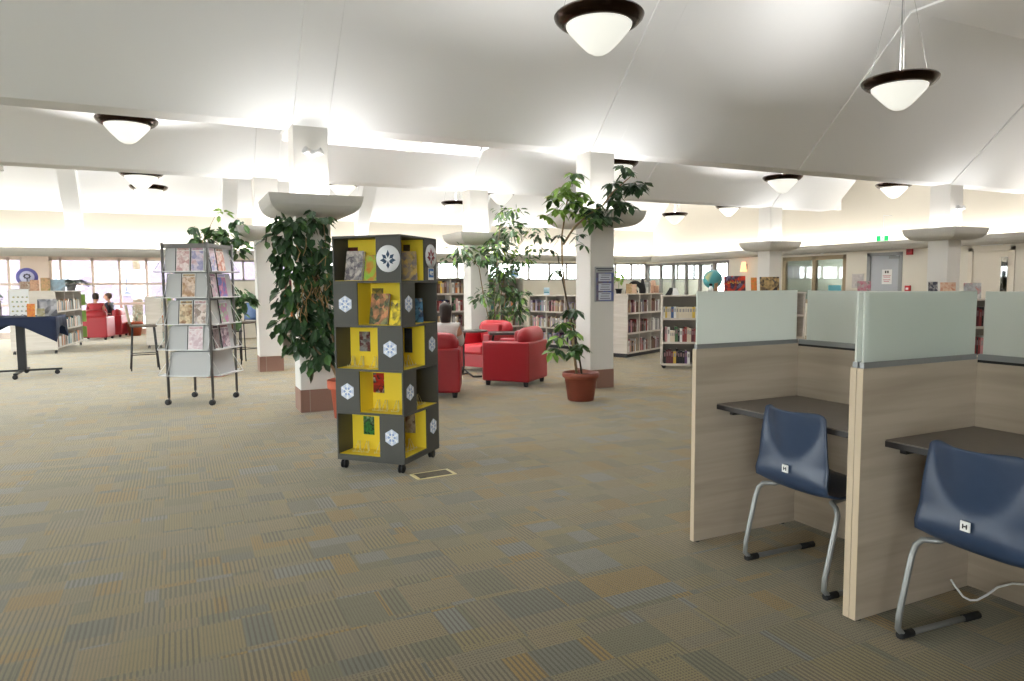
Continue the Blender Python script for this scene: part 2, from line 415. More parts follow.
# back clerestory wall (X > 1) and deep bay to the left
b = MB(); b.box(.95, 21.2, 0, 19, 21.3, 1.62); b.box(.95, 21.2, 2.22, 19, 21.3, 2.45); b.box(.95, 21.3, 0, 1.05, 24.6, 2.5); struct(b.obj('wall_back', M['cream']))
b = MB(); b.box(XW, 24.6, 0, 1.0, 24.7, .12); b.box(XW, 24.6, 2.36, 1.0, 24.7, 2.5); b.box(-4.0, 24.55, .1, -3.35, 24.7, 2.4); struct(b.obj('wall_bay', M['frame_pink']))
def window(n, x0, x1, z0, z1, y, vs, hs, m='frame_pink', t=.05, axis='x'):
    def bx(b, a0, d0, c0, a1, d1, c1):
        if axis == 'x': b.box(a0, d0, c0, a1, d1, c1)
        else: b.box(d0, a0, c0, d1, a1, c1)
    b = MB()
    bx(b, x0, y-.05, z0, x1, y+.05, z0+t); bx(b, x0, y-.05, z1-t, x1, y+.05, z1)
    for x in [x0+t/2]+list(vs)+[x1-t/2]: bx(b, x-t/2, y-.05, z0, x+t/2, y+.05, z1)
    for z in hs: bx(b, x0, y-.04, z-t/2, x1, y+.04, z+t/2)
    f = struct(b.obj('window_%d' % n, M[m]))
    b = MB(); bx(b, x0+.01, y-.004, z0+.01, x1-.01, y+.004, z1-.01); g = b.obj('glass', M['glass'], f)
    return f
window(2, -9, -4.0, .12, 2.36, 24.62, [-7.3, -5.7, -4.35], [1.58, .97], t=.07)
window(3, -3.35, 1.0, .12, 2.36, 24.62, [-3.07, -2.25, -1.54, -.80, -.1, .5], [1.58, .97], t=.07)
window(4, 1.05, 8.9, 1.62, 2.22, 21.25, [1.75, 2.6, 3.6, 4.6, 5.6, 6.6, 7.6, 8.3], [], 'frame_grey')
window(5, 8.9, 19, 1.62, 2.22, 21.25, [9.75, 10.9, 11.7, 12.4, 13.2, 13.9, 14.45, 15.15, 15.8, 16.5, 17.3, 18.1], [], 'frame_grey')
window(10, 6, 24.6, .3, 2.5, XW-.05, [ 9.5, 12, 14.5, 17, 19.5, 22], [], 'frame_pink', .09, 'y')
# right wall: X = 15.8.  glazed part far, solid, interior windows, doors
def rw(y0, y1, z0, z1): b = MB(); b.box(XE, y0, z0, XE+.12, y1, z1); return struct(b.obj('wall_right', M['cream']))
rw(2.0, 21.2, 2.2, 5.4)
rw(14.75, 16.9, 0, 2.2); rw(12.0, 12.62, 0, 2.2); rw(9.5, 11.05, 0, 2.2); rw(2.0, 8.55, 0, 2.2)
rw(12.62, 14.75, 0, .9); rw(-4.5, 2.0, 0, 5.3)
window(6, 12.62, 14.75, .9, 2.2, XE+.06, [13.65], [], 'frame_grey', .11, 'y')
bpy.data.objects['window_6'].data.materials[0] = mat('window_frame_tan', (158, 140, 112), .6)
window(7, 16.9, 21.2, .0, 2.2, XE+.06, [17.6, 18.3, 19.0, 19.7, 20.4], [1.0], 'frame_grey', .09, 'y')
# rooms seen beyond the right wall glazing
b = MB(); b.box(XE+.12, 12.2, 0, 20, 12.3, 3); b.box(XE+.12, 16.0, 0, 20, 16.1, 3); b.box(20, 12.2, 0, 20.1, 16.1, 1.2); b.box(20, 12.2, 2.4, 20.1, 16.1, 3); b.box(20, 12.2, 1.2, 20.1, 13.2, 2.4); b.box(XE+.12, 12.2, 2.9, 20, 16.1, 3.0)
struct(b.obj('wall_office', mat('office_wall_paint', (150, 150, 132), .8)))
window(8, 13.2, 16.0, 1.2, 2.4, 20.05, [14.6], [], 'frame_grey', .06, 'y')
b = MB(); b.box(XE+.12, 16.1, 2.5, 20, 21.3, 2.6); b.box(20, 16.1, 0, 20.1, 17.2, 2.5); b.box(20, 17.2, 0, 20.1, 21.3, .9); b.box(20, 17.2, 2.2, 20.1, 21.3, 2.5)
struct(b.obj('wall_lobby', M['cream']))
window(9, 17.2, 21.3, .9, 2.2, 20.05, [18.2, 19.2, 20.2], [], 'frame_grey', .07, 'y')
window(11, XW, -1.5, .6, 2.8, YN-.05, [-7, -5, -3], [], 'frame_pink', .09, 'x')  # unseen window behind the camera, added to brighten the near zone and carrels
# doors
def door(n, y0, y1, m, fm):
    b = MB(); f = .09
    b.box(XE-.02, y0, 0, XE+.12, y0+f, 2.2); b.box(XE-.02, y1-f, 0, XE+.12, y1, 2.2); b.box(XE-.02, y0, 2.12, XE+.12, y1, 2.2)
    fr = struct(b.obj('door_%d' % n, fm))
    b = MB(); b.box(XE+.02, y0+f, .01, XE+.07, y1-f, 2.12); lf = b.obj('door_leaf', m, fr)
    return fr, lf
M['doorgrey'] = mat('door_grey_paint', (180, 184, 190), .6); M['frgrey'] = mat('door_frame_grey', (150, 152, 152), .5)
M['doorcream'] = mat('door_cream_paint', (226, 216, 200), .6)
d1, l1 = door(1, 11.05, 12.0, M['doorgrey'], M['frgrey'])
b = MB(); b.box(XE-.05, 11.12, 2.04, XE+.02, 11.38, 2.10); b.tube([(XE-.03, 11.2, 2.1), (XE-.12, 11.45, 2.12), (XE-.02, 11.65, 2.13)], .012, 6); b.obj('door_closer', M['frgrey'], d1)
b = MB(); b.tube([(XE+.02, 11.86, 1.0), (XE-.04, 11.86, 1.0), (XE-.04, 11.76, 1.0)], .012, 8); b.obj('door_handle', M['chrome'], d1)
d2, l2 = door(2, 8.55, 9.5, M['doorcream'], M['doorcream'])
b = MB(); b.box(XE+.01, 8.70, .95, XE+.015, 8.83, 1.98); b.obj('glass_slot', M['dglass'], d2)
b = MB(); b.tube([(XE+.02, 9.36, 1.0), (XE-.04, 9.36, 1.0), (XE-.04, 9.26, 1.0)], .012, 8); b.obj('door_handle', M['chrome'], d2)
# columns with up-light troughs
def column(X, Y, label):
    t = thing('column', label, 'column', (X, Y, 0), 0)
    s = .1945
    b = MB(); b.box(-s, -s, .26, s, s, 3.30); b.obj('shaft', M['column'], t, bevel=.012)
    b = MB(); b.box(-s-.004, -s-.004, 0, s+.004, s+.004, .262); b.obj('brick_base', M['brick'], t, bevel=.004)
    prof = [(.20, 2.242), (.28, 2.243), (.34, 2.252), (.39, 2.268), (.43, 2.29), (.46, 2.317), (.483, 2.35), (.50, 2.40), (.512, 2.462), (.485, 2.46), (.46, 2.37), (.41, 2.33), (.20, 2.32)]
    b = MB(); R = []
    for h, z in prof: R.append([(-h, -h, z), (h, -h, z), (h, h, z), (-h, h, z)])
    b.rings(R, cap=False, smooth=False); b.obj('light_trough', M['trough'], t)
    return t
column(1.44, YA, 'white square column behind the yellow book tower, plant climbing it')
column(5.35, YA, 'white square column with a blue notice, beside the tall potted tree')
column(13.17, YA, 'white square column rising behind the nearest carrel, right side')
column(1.44, YB, 'white square column with brick foot, right of the blue chair')
column(5.35, YB, 'white square column behind the red armchairs and leafy plant')
column(13.17, YB, 'far square column left of the interior office window')
# ------------------------------------------------------------------ lights
def area(name, loc, sx, sy, power, col=(1, .985, .965), rot=(0, 0, 0), spread=180):
    l = bpy.data.lights.new(name, 'AREA'); l.shape = 'RECTANGLE'; l.size = sx; l.size_y = sy; l.energy = power; l.color = col; l.spread = rad(spread)
    o = bpy.data.objects.new(name, l); C.objects.link(o); o.location = loc; o.rotation_euler = rot
    return o
for (X, Y) in [(x, y) for y in (YA, YB) for x in (1.44, 5.35, 13.17)]:
    for k, (dx, dy, sx, sy) in enumerate([(0, -.32, .7, .12), (0, .32, .7, .12), (-.32, 0, .12, .5), (.32, 0, .12, .5)]):
        area('trough_lamp', (X+dx, Y+dy, 2.355), sx, sy, (7 if k < 2 else 3)*(.8 if X > 12 else 1), rot=(PI, 0, 0), spread=165)
a = area('cove_lamp', (3.3, 20.66, 2.36), 24, .12, 210, rot=(PI, 0, 0), col=(1, .975, .94))
a = area('cove_lamp', (XE-.16, 11.5, 2.36), .12, 18, 105, rot=(PI, 0, 0), col=(1, .965, .92))
w = bpy.data.worlds.new('world'); bpy.context.scene.world = w; w.use_nodes = True
bg = w.node_tree.nodes['Background']; bg.inputs[0].default_value = (1, .97, .97, 1); bg.inputs[1].default_value = 17.0

def portal(loc, sx, sy, rot):
    a = area('sky_portal', loc, sx, sy, 1, rot=rot); a.data.cycles.is_portal = True
portal((-1.2, 24.78, 1.24), 4.4, 2.3, (-PI/2, 0, 0)); portal((-6.5, 24.78, 1.24), 5, 2.3, (-PI/2, 0, 0))
portal((XW-.15, 15.3, 1.4), 2.2, 18.6, (0, -PI/2, 0))
portal((11.5, 4.1, 5.25), 1.4, 1.2, (0, 0, 0)); portal((3.4, 11.37, 6.02), 3.45, 1.2, (0, 0, 0))
portal((-5.25, YN-.15, 1.7), 7.5, 2.2, (PI/2, 0, 0))
# ------------------------------------------------------------------ pendant lamps
PEND = [(3.4, 5.27, 3.74, 5.1, 'opal pendant lamp nearest the camera, hanging at the top centre'),
        (7.3, 5.22, 3.65, 5.1, 'opal pendant lamp on a long rod at the top right'),
        (-0.51, 11, 3.71, 4.74, 'largest opal pendant lamp of the left bay, under the eave'),
        (-0.51, 15.2, 3.61, 5.25, 'upper of the two overlapping far pendant lamps on the left'),
        (-0.45, 17.5, 3.65, 5.25, 'lower, farthest of the two overlapping pendant lamps on the left'),
        (3.4, 15.6, 3.7, 5.25, 'pendant lamp half hidden behind the near white column'),
        (6.81, 17.5, 3.63, 5.25, 'small far pendant lamp just left of the middle column'),
        (7.3, 15.7, 3.72, 5.25, 'far pendant lamp just right of the middle column'),
        (11.2, 10.5, 3.58, 5.18, 'pendant lamp under the eave, right of centre'),
        (15, 16.1, 3.75, 5.25, 'small far pendant lamp between the two distant right columns'),
        (13.71, 17, 3.55, 5.25, 'smallest, farthest pendant lamp near the right wall'),
        (14.9, 10.7, 3.67, 5.05, 'pendant lamp left of the near right column'),
        (7.3, 10.7, 3.63, 5.18, 'round pendant lamp above the top of the tall potted tree'),
        (3.4, 10.7, 3.85, 5.18, 'pendant lamp of the second bay hidden up behind the eave')]
first = None
for X, Y, Z, CZ, lab in PEND:
    t = thing('pendant_lamp', lab, 'lamp', (X, Y, Z))
    b = MB(); b.lathe([(.39, .03), (.38, .045), (.29, .02), (.275, -.04), (.30, -.05), (.345, -.03), (.38, .005), (.39, .03)], n=48); b.obj('metal_ring', M['bronze'], t)
    b = MB(); pr = [(.285, -.02), (.282, -.06), (.262, -.09), (.21, -.148), (.15, -.212), (.10, -.258), (.06, -.281), (.025, -.289), (0, -.290)]
    b.lathe(pr, n=48); b.obj('glass_bowl', M['lampglass'], t)
    b = MB(); b.tube([(0, 0, -.1), (0, 0, CZ-Z)], .007, 8); b.lathe([(0, -.04), (.05, -.04), (.05, 0), (0, 0)], (0, 0, CZ-Z)); b.obj('rod', M['chrome'], t)
    for k in range(3):
        a = 2*PI*k/3+.5; b = MB(); b.tube([(.33*math.cos(a), .33*math.sin(a), .01), (0.01*math.cos(a), .01*math.sin(a), CZ-Z-.04)], .002, 4); b.obj('wire', M['chrome'], t)
    l = bpy.data.lights.new('lamp_bulb', 'AREA'); l.shape = 'DISK'; l.size = .4; l.energy = 27 if Y < 6 else 20 if X > 14 else 60; l.color = (1, .98, .95)
    o = bpy.data.objects.new('lamp_bulb', l); C.objects.link(o); o.location = (X, Y, Z-.02); o.rotation_euler = (PI, 0, 0)

# small bracket spot lamps on two column shafts
for (x, z, lab) in ((1.449, 2.948, 'small white twin spot lamp on the shaft of the near white column'), (13.18, 2.816, 'small white spot lamp on the shaft of the far right column')):
    t = thing('spot_lamp', lab, 'lamp', (x, YA-.195, z))
    b = MB(); b.lathe([(0, 0), (.045, 0), (.045, .03), (0, .03)], n=16, mx=Matrix.Rotation(PI/2, 4, 'X')); b.obj('base', M['white_pl'], t)
    for sx in (-1, 1):
        b = MB(); b.lathe([(0, 0), (.03, 0), (.042, .07), (.035, .07), (.02, .02), (0, .02)], n=16, mx=Matrix.Translation((sx*.04, -.05, .0)) @ Matrix.Rotation(sx*1.1, 4, 'Y') @ Matrix.Rotation(.5, 4, 'X')); b.obj('lamp_head', M['white_pl'], t)
# ================================================================== book tower
F0 = Vector((1.535, 5.100, 0)); TH = .799; A_ = .606
# local frame: x along the left face (from front corner F to L), y along the right face (F to R)
ex = Vector((-math.cos(TH), math.sin(TH), 0)); ey = Vector((math.sin(TH), math.cos(TH), 0))
ctr = F0+ex*A_/2+ey*A_/2
rzT = math.atan2(-ey.y*-1, -ey.x*-1)   # direction of ey
tw = thing('book_tower', 'dark grey and yellow pinwheel book tower with snowflakes on castors', 'book display', (ctr.x, ctr.y, 0), math.atan2(ey.y, ey.x))
# in tower space: +x = ey (towards R), +y = ex (towards L).  front corner at (-h,-h); left face is x=-h, right face is y=-h
h = A_/2; ZB = [.118, .462, .806, 1.150, 1.495, 1.841]; tk = .018; PW = .216
for i, z in enumerate(ZB):
    b = MB(); b.box(-h, -h, z-tk, h, h, z)
    if i == 0: b.box(-h, -h, z-.045, h, h, z-tk)
    if 0 <= i < 5:
        b.m(1).box(-h+.012, -h+.012, z, h-.012, h-.012, z+.0025)
    b.obj('shelf_board', [M['dark'], M['yellow']], tw, bevel=.002)
def face_mx(k):   # face k: local u runs left->right seen from outside, origin at its left end, outward normal -v
    return Matrix.Rotation(k*PI/2, 4, 'Z') @ Matrix.Translation((-h, -h, 0))
# k=0: face y=-h (right face seen: left end = front corner).  k=3: face x=-h, left end = L
snow = {}
def snowflake(parent, mx, r=.066):
    b = MB(); pts = [(r*math.cos(PI/6+k*PI/3), 0, r*math.sin(PI/6+k*PI/3)) for k in range(6)]
    b.prism([mx @ Vector(p) for p in pts], mx.to_3x3() @ Vector((0, .002, 0)))
    o = b.obj('snowflake_sticker', mat('sticker_pale_blue', (202, 212, 232), .5), parent)
    b = MB()
    for k in range(6):
        a = k*PI/3+PI/6
        d = Vector((math.cos(a), 0, math.sin(a))); p = Vector((-math.sin(a), 0, math.cos(a)))
        for s0, s1, w in ((.006, .058, .004),):
            q = [d*s0-p*w, d*s1-p*w*.6, d*s1+p*w*.6, d*s0+p*w]
            b.prism([mx @ (v+Vector((0, -.0006, 0))) for v in q], mx.to_3x3() @ Vector((0, .0008, 0)))
        for s in (.026, .040):
            for sg in (1, -1):
                e = (d*.7+p*sg*.7)
                q = [d*s, d*(s+.007), d*(s+.007)+e*.016, d*s+e*.016]
                b.prism([mx @ (v+Vector((0, -.0006, 0))) for v in q], mx.to_3x3() @ Vector((0, .0008, 0)))
        a2 = a+PI/6; d2 = Vector((math.cos(a2), 0, math.sin(a2)))
        q = [d2*.014, d*.026+d2*.004, d2*.036, Vector((math.cos(a2+PI/6), 0, math.sin(a2+PI/6)))*.026+d2*.004]
        b.m(1).prism([mx @ (v+Vector((0, -.0004, 0))) for v in q], mx.to_3x3() @ Vector((0, .0006, 0))).m(0)
    b.lathe([(0, 0), (.009, 0), (.009, .001), (0, .001)], n=10, mx=mx @ Matrix.Translation((0, -.001, 0)) @ Matrix.Rotation(PI/2, 4, 'X'))
    b.obj('flake_print', [mat('sticker_white', (246, 247, 250), .5), mat('sticker_blue', (150, 172, 214), .5)], o)
def easel(parent, mx):
    b = MB()
    for s in (-.025, .025):
        b.tube([mx @ Vector(p) for p in [(s, -.02, .018), (s, -.025, .004), (s, .0, .002), (s*.35, .03, .085), (s*.2, .045, .002)]], .0024, 5)
    b.tube([mx @ Vector((-.025, 0, .002)), mx @ Vector((.025, 0, .002))], .0016, 5)
    b.obj('wire_easel', M['wire'], parent)
for i in range(5):
    z0, z1 = ZB[i], ZB[i+1]-tk
    odd = (i % 2 == 0)       # tiers 1,3,5 from below and the top tier: panel on the right of each face
    for k in range(4):
        mx = face_mx(k)
        p0, p1 = (A_-PW, A_) if odd else (0, PW)
        b = MB(); b.box(p0, 0, z0, p1, .014, z1, mx); pn = b.obj('panel', M['dark'], tw, bevel=.0015)
        w0 = p0 if odd else p1-.012
        b = MB(); b.box(w0, .014, z0+.003, w0+.012, A_-PW, z1, mx); b.obj('divider', M['yellow'], tw)
        # small printed cover stuck on the divider facing the opening
        if not (i == 4):
            cx = (p0+p1)/2; snowflake(pn, mx @ Matrix.Translation((cx, -.002, (z0+z1)/2)))
        elif k not in (0, 3):
            snowflake(pn, mx @ Matrix.Translation(((p0+p1)/2, -.002, (z0+z1)/2)))
        else:
            lm = mx @ Matrix.Translation(((p0+p1)/2, -.001, (z0+z1)/2+(.0 if k == 3 else .035))) @ Matrix.Rotation(PI/2, 4, 'X')
            R_ = .102 if k == 3 else .096
            b = MB(); b.lathe([(0, 0), (R_, 0), (R_, .003), (0, .003)], n=48, mx=lm); dsk = b.obj('round_badge', mat('badge_white', (232, 234, 238), .5), tw)
            ink = mat('badge_teal_ink', (40, 70, 98), .5) if k == 3 else mat('badge_maroon_ink', (150, 48, 66), .5)
            b = MB()
            KB = 1.32
            def petal(cx, cy, ang, L, W):
                c_, s_ = math.cos(ang), math.sin(ang)
                q = [(0, 0), (L*.45, W), (L, 0), (L*.45, -W)]
                b.prism([lm @ Vector(((cx+x*c_-y*s_)*KB, (cy+x*s_+y*c_)*KB, .0035)) for x, y in q], lm.to_3x3() @ Vector((0, 0, .001)))
            petal(0, -.058, PI/2, .045, .011)
            for a in (90, 40, 140, -2, 182, ): petal(.012*math.cos(rad(a)), .012*math.sin(rad(a))-.008, rad(a), .046 if a == 90 else .04, .0115)
            for a in (-35, 215): petal(.008*math.cos(rad(a)), .008*math.sin(rad(a))-.006, rad(a), .034, .008)
            for q in range(44):
                a = 2*PI*q/44; petal(R_*.80*math.cos(a), R_*.80*math.sin(a), a, .003, .0014)
            b.obj('badge_print', ink, dsk)
            if k == 0:
                sm = mx @ Matrix.Translation(((p0+p1)/2, -.002, z0+.055))
                b = MB(); b.box(-.05, 0, -.05, .05, .002, .05, sm); b.m(1).box(-.043, -.001, -.03, .043, 0, .04, sm); b.m(0).lathe([(0, 0), (.016, 0), (.016, .001), (0, .001)], n=12, mx=sm @ Matrix.Translation((-.012, -.001, .008)) @ Matrix.Rotation(PI/2, 4, 'X'))
                b.box(0, -.002, -.012, .034, -.001, .022, sm); b.m(1).box(.006, -.0026, -.006, .028, -.002, .004, sm)
                b.obj('shelf_notice', [M['paper'], mat('notice_blue', (58, 120, 190), .5)], tw)
# pictures pasted on the yellow dividers (seen through the openings)
PIX = [(4, 3, 'dark red photo', [(50, 22, 24), (96, 40, 38), (30, 26, 28)], .15, .225, .09, .09),
       (3, 3, 'olive', [(150, 130, 60), (90, 84, 50), (190, 160, 60)], .37, .24, .10, .09),
       (2, 3, 'black', [(30, 26, 30), (90, 30, 34), (150, 150, 150), (20, 20, 22)], .24, .20, .10, .16),
       (1, 3, 'black red', [(40, 34, 34), (190, 40, 30), (30, 28, 30), (210, 200, 190)], .36, .21, .10, .16),
       (0, 3, 'black green', [(16, 30, 22), (60, 140, 70), (20, 24, 22), (150, 190, 150)], .26, .20, .10, .15),
       (4, 0, 'a', [(40, 38, 34), (90, 70, 50)], .10, .24, .06, .10), (3, 0, 'b', [(30, 40, 60), (90, 120, 130), (60, 50, 40)], .33, .22, .08, .12),
       (2, 0, 'c', [(20, 22, 26), (60, 70, 96)], .10, .20, .07, .2), (1, 0, 'd', [(80, 30, 24), (190, 90, 50), (30, 24, 24)], .29, .22, .06, .13), (0, 0, 'e', [(60, 30, 26), (190, 180, 170), (120, 60, 50)], .07, .2, .10, .16)]
for i, k, nm, cols, u, zc, w_, h_ in PIX:
    odd = (i % 2 == 0); mx = face_mx(k); z0 = ZB[i]
    b = MB(); y = A_-(A_-PW)+.0; d_ = PW-.002   # divider of the neighbour forms the back at depth PW
    if odd: d_ = PW-.002
    b.bm.free(); b = MB()
    if k == 3: u -= .09; b.box(u-w_/2, PW-.0145, z0+zc-h_/2, u+w_/2, PW-.0118, z0+zc+h_/2, mx)
    elif odd: b.box(A_-PW-.003, .16-w_/2, z0+zc-h_/2, A_-PW-.0005, .16+w_/2, z0+zc+h_/2, mx)
    else: b.box(u-w_/2, PW-.0145, z0+zc-h_/2, u+w_/2, PW-.0118, z0+zc+h_/2, mx)
    b.obj('pasted_picture', cover_mat('picture_'+nm.replace(' ', '_'), cols, 14, i*3.1+k), tw)
for i, k, us in [(2, 3, (.09, .17, .29, .36)), (1, 3, (.31, .38, .48)), (0, 3, (.12, .2, .32)), (2, 0, (.24, .33)), (1, 0, (.40, .48)), (0, 0, (.22, .32))]:
    for u in us: easel(tw, face_mx(k) @ Matrix.Translation((u, .10, ZB[i]+.003)))
def caster(parent, x, y, r=.036, H=.085, name='castor', wm='black'):
    b = MB(); b.lathe([(0, -.008), (r*.8, -.008), (r, -.004), (r, .004), (r*.8, .008), (0, .008)], n=16, mx=Matrix.Translation((x-.012, y, r)) @ Matrix.Rotation(PI/2, 4, 'X') @ Matrix.Translation((0, 0, -.014)))
    b.lathe([(0, -.008), (r*.8, -.008), (r, -.004), (r, .004), (r*.8, .008), (0, .008)], n=16, mx=Matrix.Translation((x-.012, y, r)) @ Matrix.Rotation(PI/2, 4, 'X') @ Matrix.Translation((0, 0, .014)))
    b.m(1).tube([(x-.012, y, r), (x, y, r+.02), (x, y, H)], [.006, .009, .009], 8)
    b.lathe([(r*.55, 0), (r*.6, r*.5), (.008, r*.9)], (x, y, r*.95), 12)
    return b.obj(name, [M[wm], mat('castor_metal', (96, 96, 98), .4, .6)], parent)
for sx in (-1, 1):
    for sy in (-1, 1): caster(tw, sx*(h-.045), sy*(h-.045), r=.034, H=.074)
# books leaning in the tower
def cover_book(w, hh, d, mats, name='book'):
    """upright book, front cover facing -y, base centre at the origin; covers + page block"""
    b = MB(); b.box(-w/2, 0, 0, w/2, .002, hh); b.box(-w/2, d-.002, 0, w/2, d, hh); b.box(-w/2, 0, 0, -w/2+.002, d, hh)
    b.m(1).box(-w/2+.002, .002, .003, w/2-.003, d-.002, hh-.003)
    return b.obj(name, [mats, M['paper']])
def tower_book(k, i, u, dep, w, hh, d, mt, label, lean=.2, turn=0):
    m = Matrix.Translation((ctr.x, ctr.y, 0)) @ Matrix.Rotation(tw.rotation_euler.z, 4, 'Z') @ face_mx(k) @ Matrix.Translation((u, dep, ZB[i]+.0035))
    o = cover_book(w, hh, d, mt); o.location = m.translation; e = m.to_euler(); o.rotation_euler = (-lean, 0, e.z+turn); tag(o, label, 'book', 'books in the yellow tower'); return o
CV = lambda n, c, s=9, k=0: cover_mat('cover_'+n, c, s, k)
tower_book(3, 4, .145, .055, .155, .235, .03, CV('grey_people', [(170, 168, 176), (96, 92, 104), (206, 200, 196), (120, 96, 96)], 14), 'grey picture book leaning at left on the top tier of the tower')
tower_book(3, 4, .31, .07, .15, .20, .012, CV('green_red', [(60, 140, 60), (150, 190, 70), (210, 90, 50), (70, 110, 40)], 8), 'green and red picture book beside the round badge on the top tier')
tower_book(0, 4, .27, .085, .145, .235, .025, CV('street', [(96, 90, 96), (150, 140, 140), (220, 190, 110), (60, 56, 64)], 12), 'grey book with a yellow figure on the top tier, right face', turn=-.95)
tower_book(3, 3, .36, .06, .16, .245, .022, CV('parrot', [(196, 190, 130), (60, 80, 60), (220, 150, 110), (160, 180, 110)], 10), 'tall cream and green book on the second tier from the top')
tower_book(3, 3, .53, .05, .13, .19, .03, CV('yellow_title', [(235, 205, 50), (240, 215, 60), (90, 80, 40), (80, 120, 160)], 12), 'yellow fronted book beside the tall cream one on the second tier')
tower_book(0, 3, .40, .09, .12, .2, .025, CV('blue', [(40, 90, 150), (90, 150, 200), (30, 50, 90), (200, 210, 220)], 12), 'small blue book on the second tier, right face of the tower', turn=-.9)
# ================================================================== magazine rack
P = [Vector((-.11, 9.51, 0)), Vector((.38, 9.22, 0)), Vector((.65, 9.77, 0)), Vector((.16, 10.06, 0))]
rc = sum(P, Vector())/4; ra = math.atan2((P[1]-P[0]).y, (P[1]-P[0]).x)
rk = thing('magazine_rack', 'grey four-sided rolling magazine rack with white shelves', 'rack', (rc.x, rc.y, 0), ra)
RW, RD = .285, .305   # half sizes
RZ = [.359, .68, .993, 1.322, 1.638]
for sx in (-1, 1):
    for sy in (-1, 1):
        b = MB(); b.tube([(sx*RW, sy*RD, .09), (sx*RW*1.01, sy*RD*1.01, 2.0)], .017, 8); b.obj('post', M['rackgrey'], rk)
        caster(rk, sx*RW, sy*RD, r=.036, H=.1)
b = MB()
for a, c in (((-1, -1), (1, -1)), ((1, -1), (1, 1)), ((1, 1), (-1, 1)), ((-1, 1), (-1, -1))):
    b.prism([(a[0]*RW, a[1]*RD, 1.93), (c[0]*RW, c[1]*RD, 1.93), (c[0]*RW, c[1]*RD, 1.985), (a[0]*RW, a[1]*RD, 1.985)], (.006, .006, 0))
b.obj('top_rail', M['rackgrey'], rk)
b = MB(); b.prism([(-RW*.8, -RD*.8, 0.36), (RW*.8, -RD*.8, 0.36), (RW*.8, RD*.8, .36), (-RW*.8, RD*.8, .36)], (0, 0, .01)); b.obj('bottom_plate', M['rackgrey'], rk)
b = MB(); b.rings([[(-s*.70, -t*.66, z), (s*.70, -t*.66, z), (s*.70, t*.66, z), (-s*.70, t*.66, z)] for s, t, z in ((RW, RD, .37), (RW, RD, 1.93))], smooth=False); b.obj('core', M['rackpanel2'], rk)
def rack_face(k):
    """frame with origin at face centre, -y outwards, x across"""
    return Matrix.Rotation(k*PI/2, 4, 'Z')
MAGC = {}
for k in range(4):
    half, dist = (RW, RD) if k % 2 == 0 else (RD, RW)
    mx = rack_face(k)
    for i, z in enumerate(RZ):
        hw = half*.95
        out = (.06 if k == 0 else .15 if k in (2, 3) else .12)
        b = MB(); y0 = -dist*.95
        # ledge with raised lip
        b.prism([mx @ Vector((-hw, y0+.07, z)), mx @ Vector((hw, y0+.07, z)), mx @ Vector((hw+.0, y0-out, z)), mx @ Vector((-hw-.0, y0-out, z))], (0, 0, .006))
        b.prism([mx @ Vector((-hw, y0-out, z)), mx @ Vector((hw, y0-out, z)), mx @ Vector((hw, y0-out, z+.014)), mx @ Vector((-hw, y0-out, z+.014))], mx.to_3x3() @ Vector((0, .004, 0)))
        b.obj('ledge', M['white_pl'], rk)
        b = MB(); zt = z+.30
        b.prism([mx @ Vector((-hw*.96, y0-.02, z+.006)), mx @ Vector((hw*.96, y0-.02, z+.006)), mx @ Vector((hw*.97, y0+.02, zt)), mx @ Vector((-hw*.97, y0+.02, zt))], mx.to_3x3() @ Vector((0, .004, 0)))
        b.obj('leaning_panel', M['rackpanel'], rk)
        for s in (-1, 1):
            b = MB(); b.tube([mx @ Vector((s*hw, y0-out+.002, z+.012)), mx @ Vector((s*hw*.95, y0+.04, z+.28))], .0032, 5)
            b.obj('side_wire', M['white_pl'], rk)
# magazines: face k, shelf i, u position, tilt follows the panel
def mag(k, i, u, w, hh, cols, label, seed=0):
    half, dist = (RW, RD) if k % 2 == 0 else (RD, RW); y0 = -dist*.95; w *= 1.12; hh = .295
    b = MB(); b.box(-w/2, 0, 0, w/2, .004, hh); b.m(1).box(-w/2+.004, -.0015, .01, w/2-.004, 0, hh-.045); b.m(2).box(-w/2+.01, -.0015, hh-.038, w/2-.01, 0, hh-.008); b.m(3).box(-w/2-.012, -.001, 0, -w/2, .005, hh)
    o = b.obj('magazine', [M['paper'], cover_mat('mag_%d%d%d' % (k, i, int(u*100)), cols, 10, seed), cover_mat('magt_%d%d%d' % (k, i, int(u*100)), [cols[-1], cols[0]], 26, seed), M['black']])
    m = Matrix.Translation((rc.x, rc.y, 0)) @ Matrix.Rotation(ra, 4, 'Z') @ rack_face(k) @ Matrix.Translation((u, y0-.029, RZ[i]+.008))
    o.location = m.translation; o.rotation_euler = (-.125, 0, m.to_euler().z); tag(o, label, 'magazine', 'magazines on the rolling rack')
PK = [(226, 196, 190), (196, 150, 150), (236, 222, 220), (150, 110, 110)]; LV = [(200, 190, 214), (150, 150, 190), (226, 214, 226), (190, 140, 140)]
mag(0, 4, -.03, .15, .27, PK, 'magazine with a red-brown portrait, top shelf of the rack at left', 1)
mag(0, 4, .155, .14, .27, LV, 'lilac portrait magazine, top shelf of the rack beside the front post', 2)
mag(0, 3, .03, .15, .27, [(214, 190, 150), (170, 130, 100), (226, 206, 190), (120, 90, 80)], 'tan portrait magazine on the second shelf of the rack', 3)
mag(0, 2, -.02, .15, .27, [(200, 170, 110), (140, 100, 70), (226, 206, 170), (90, 70, 60)], 'brown and gold magazine on the third shelf of the rack', 4)
mag(0, 2, .16, .14, .27, [(206, 196, 206), (150, 130, 120), (230, 220, 214), (180, 120, 110)], 'grey portrait magazine on the third shelf of the rack', 5)
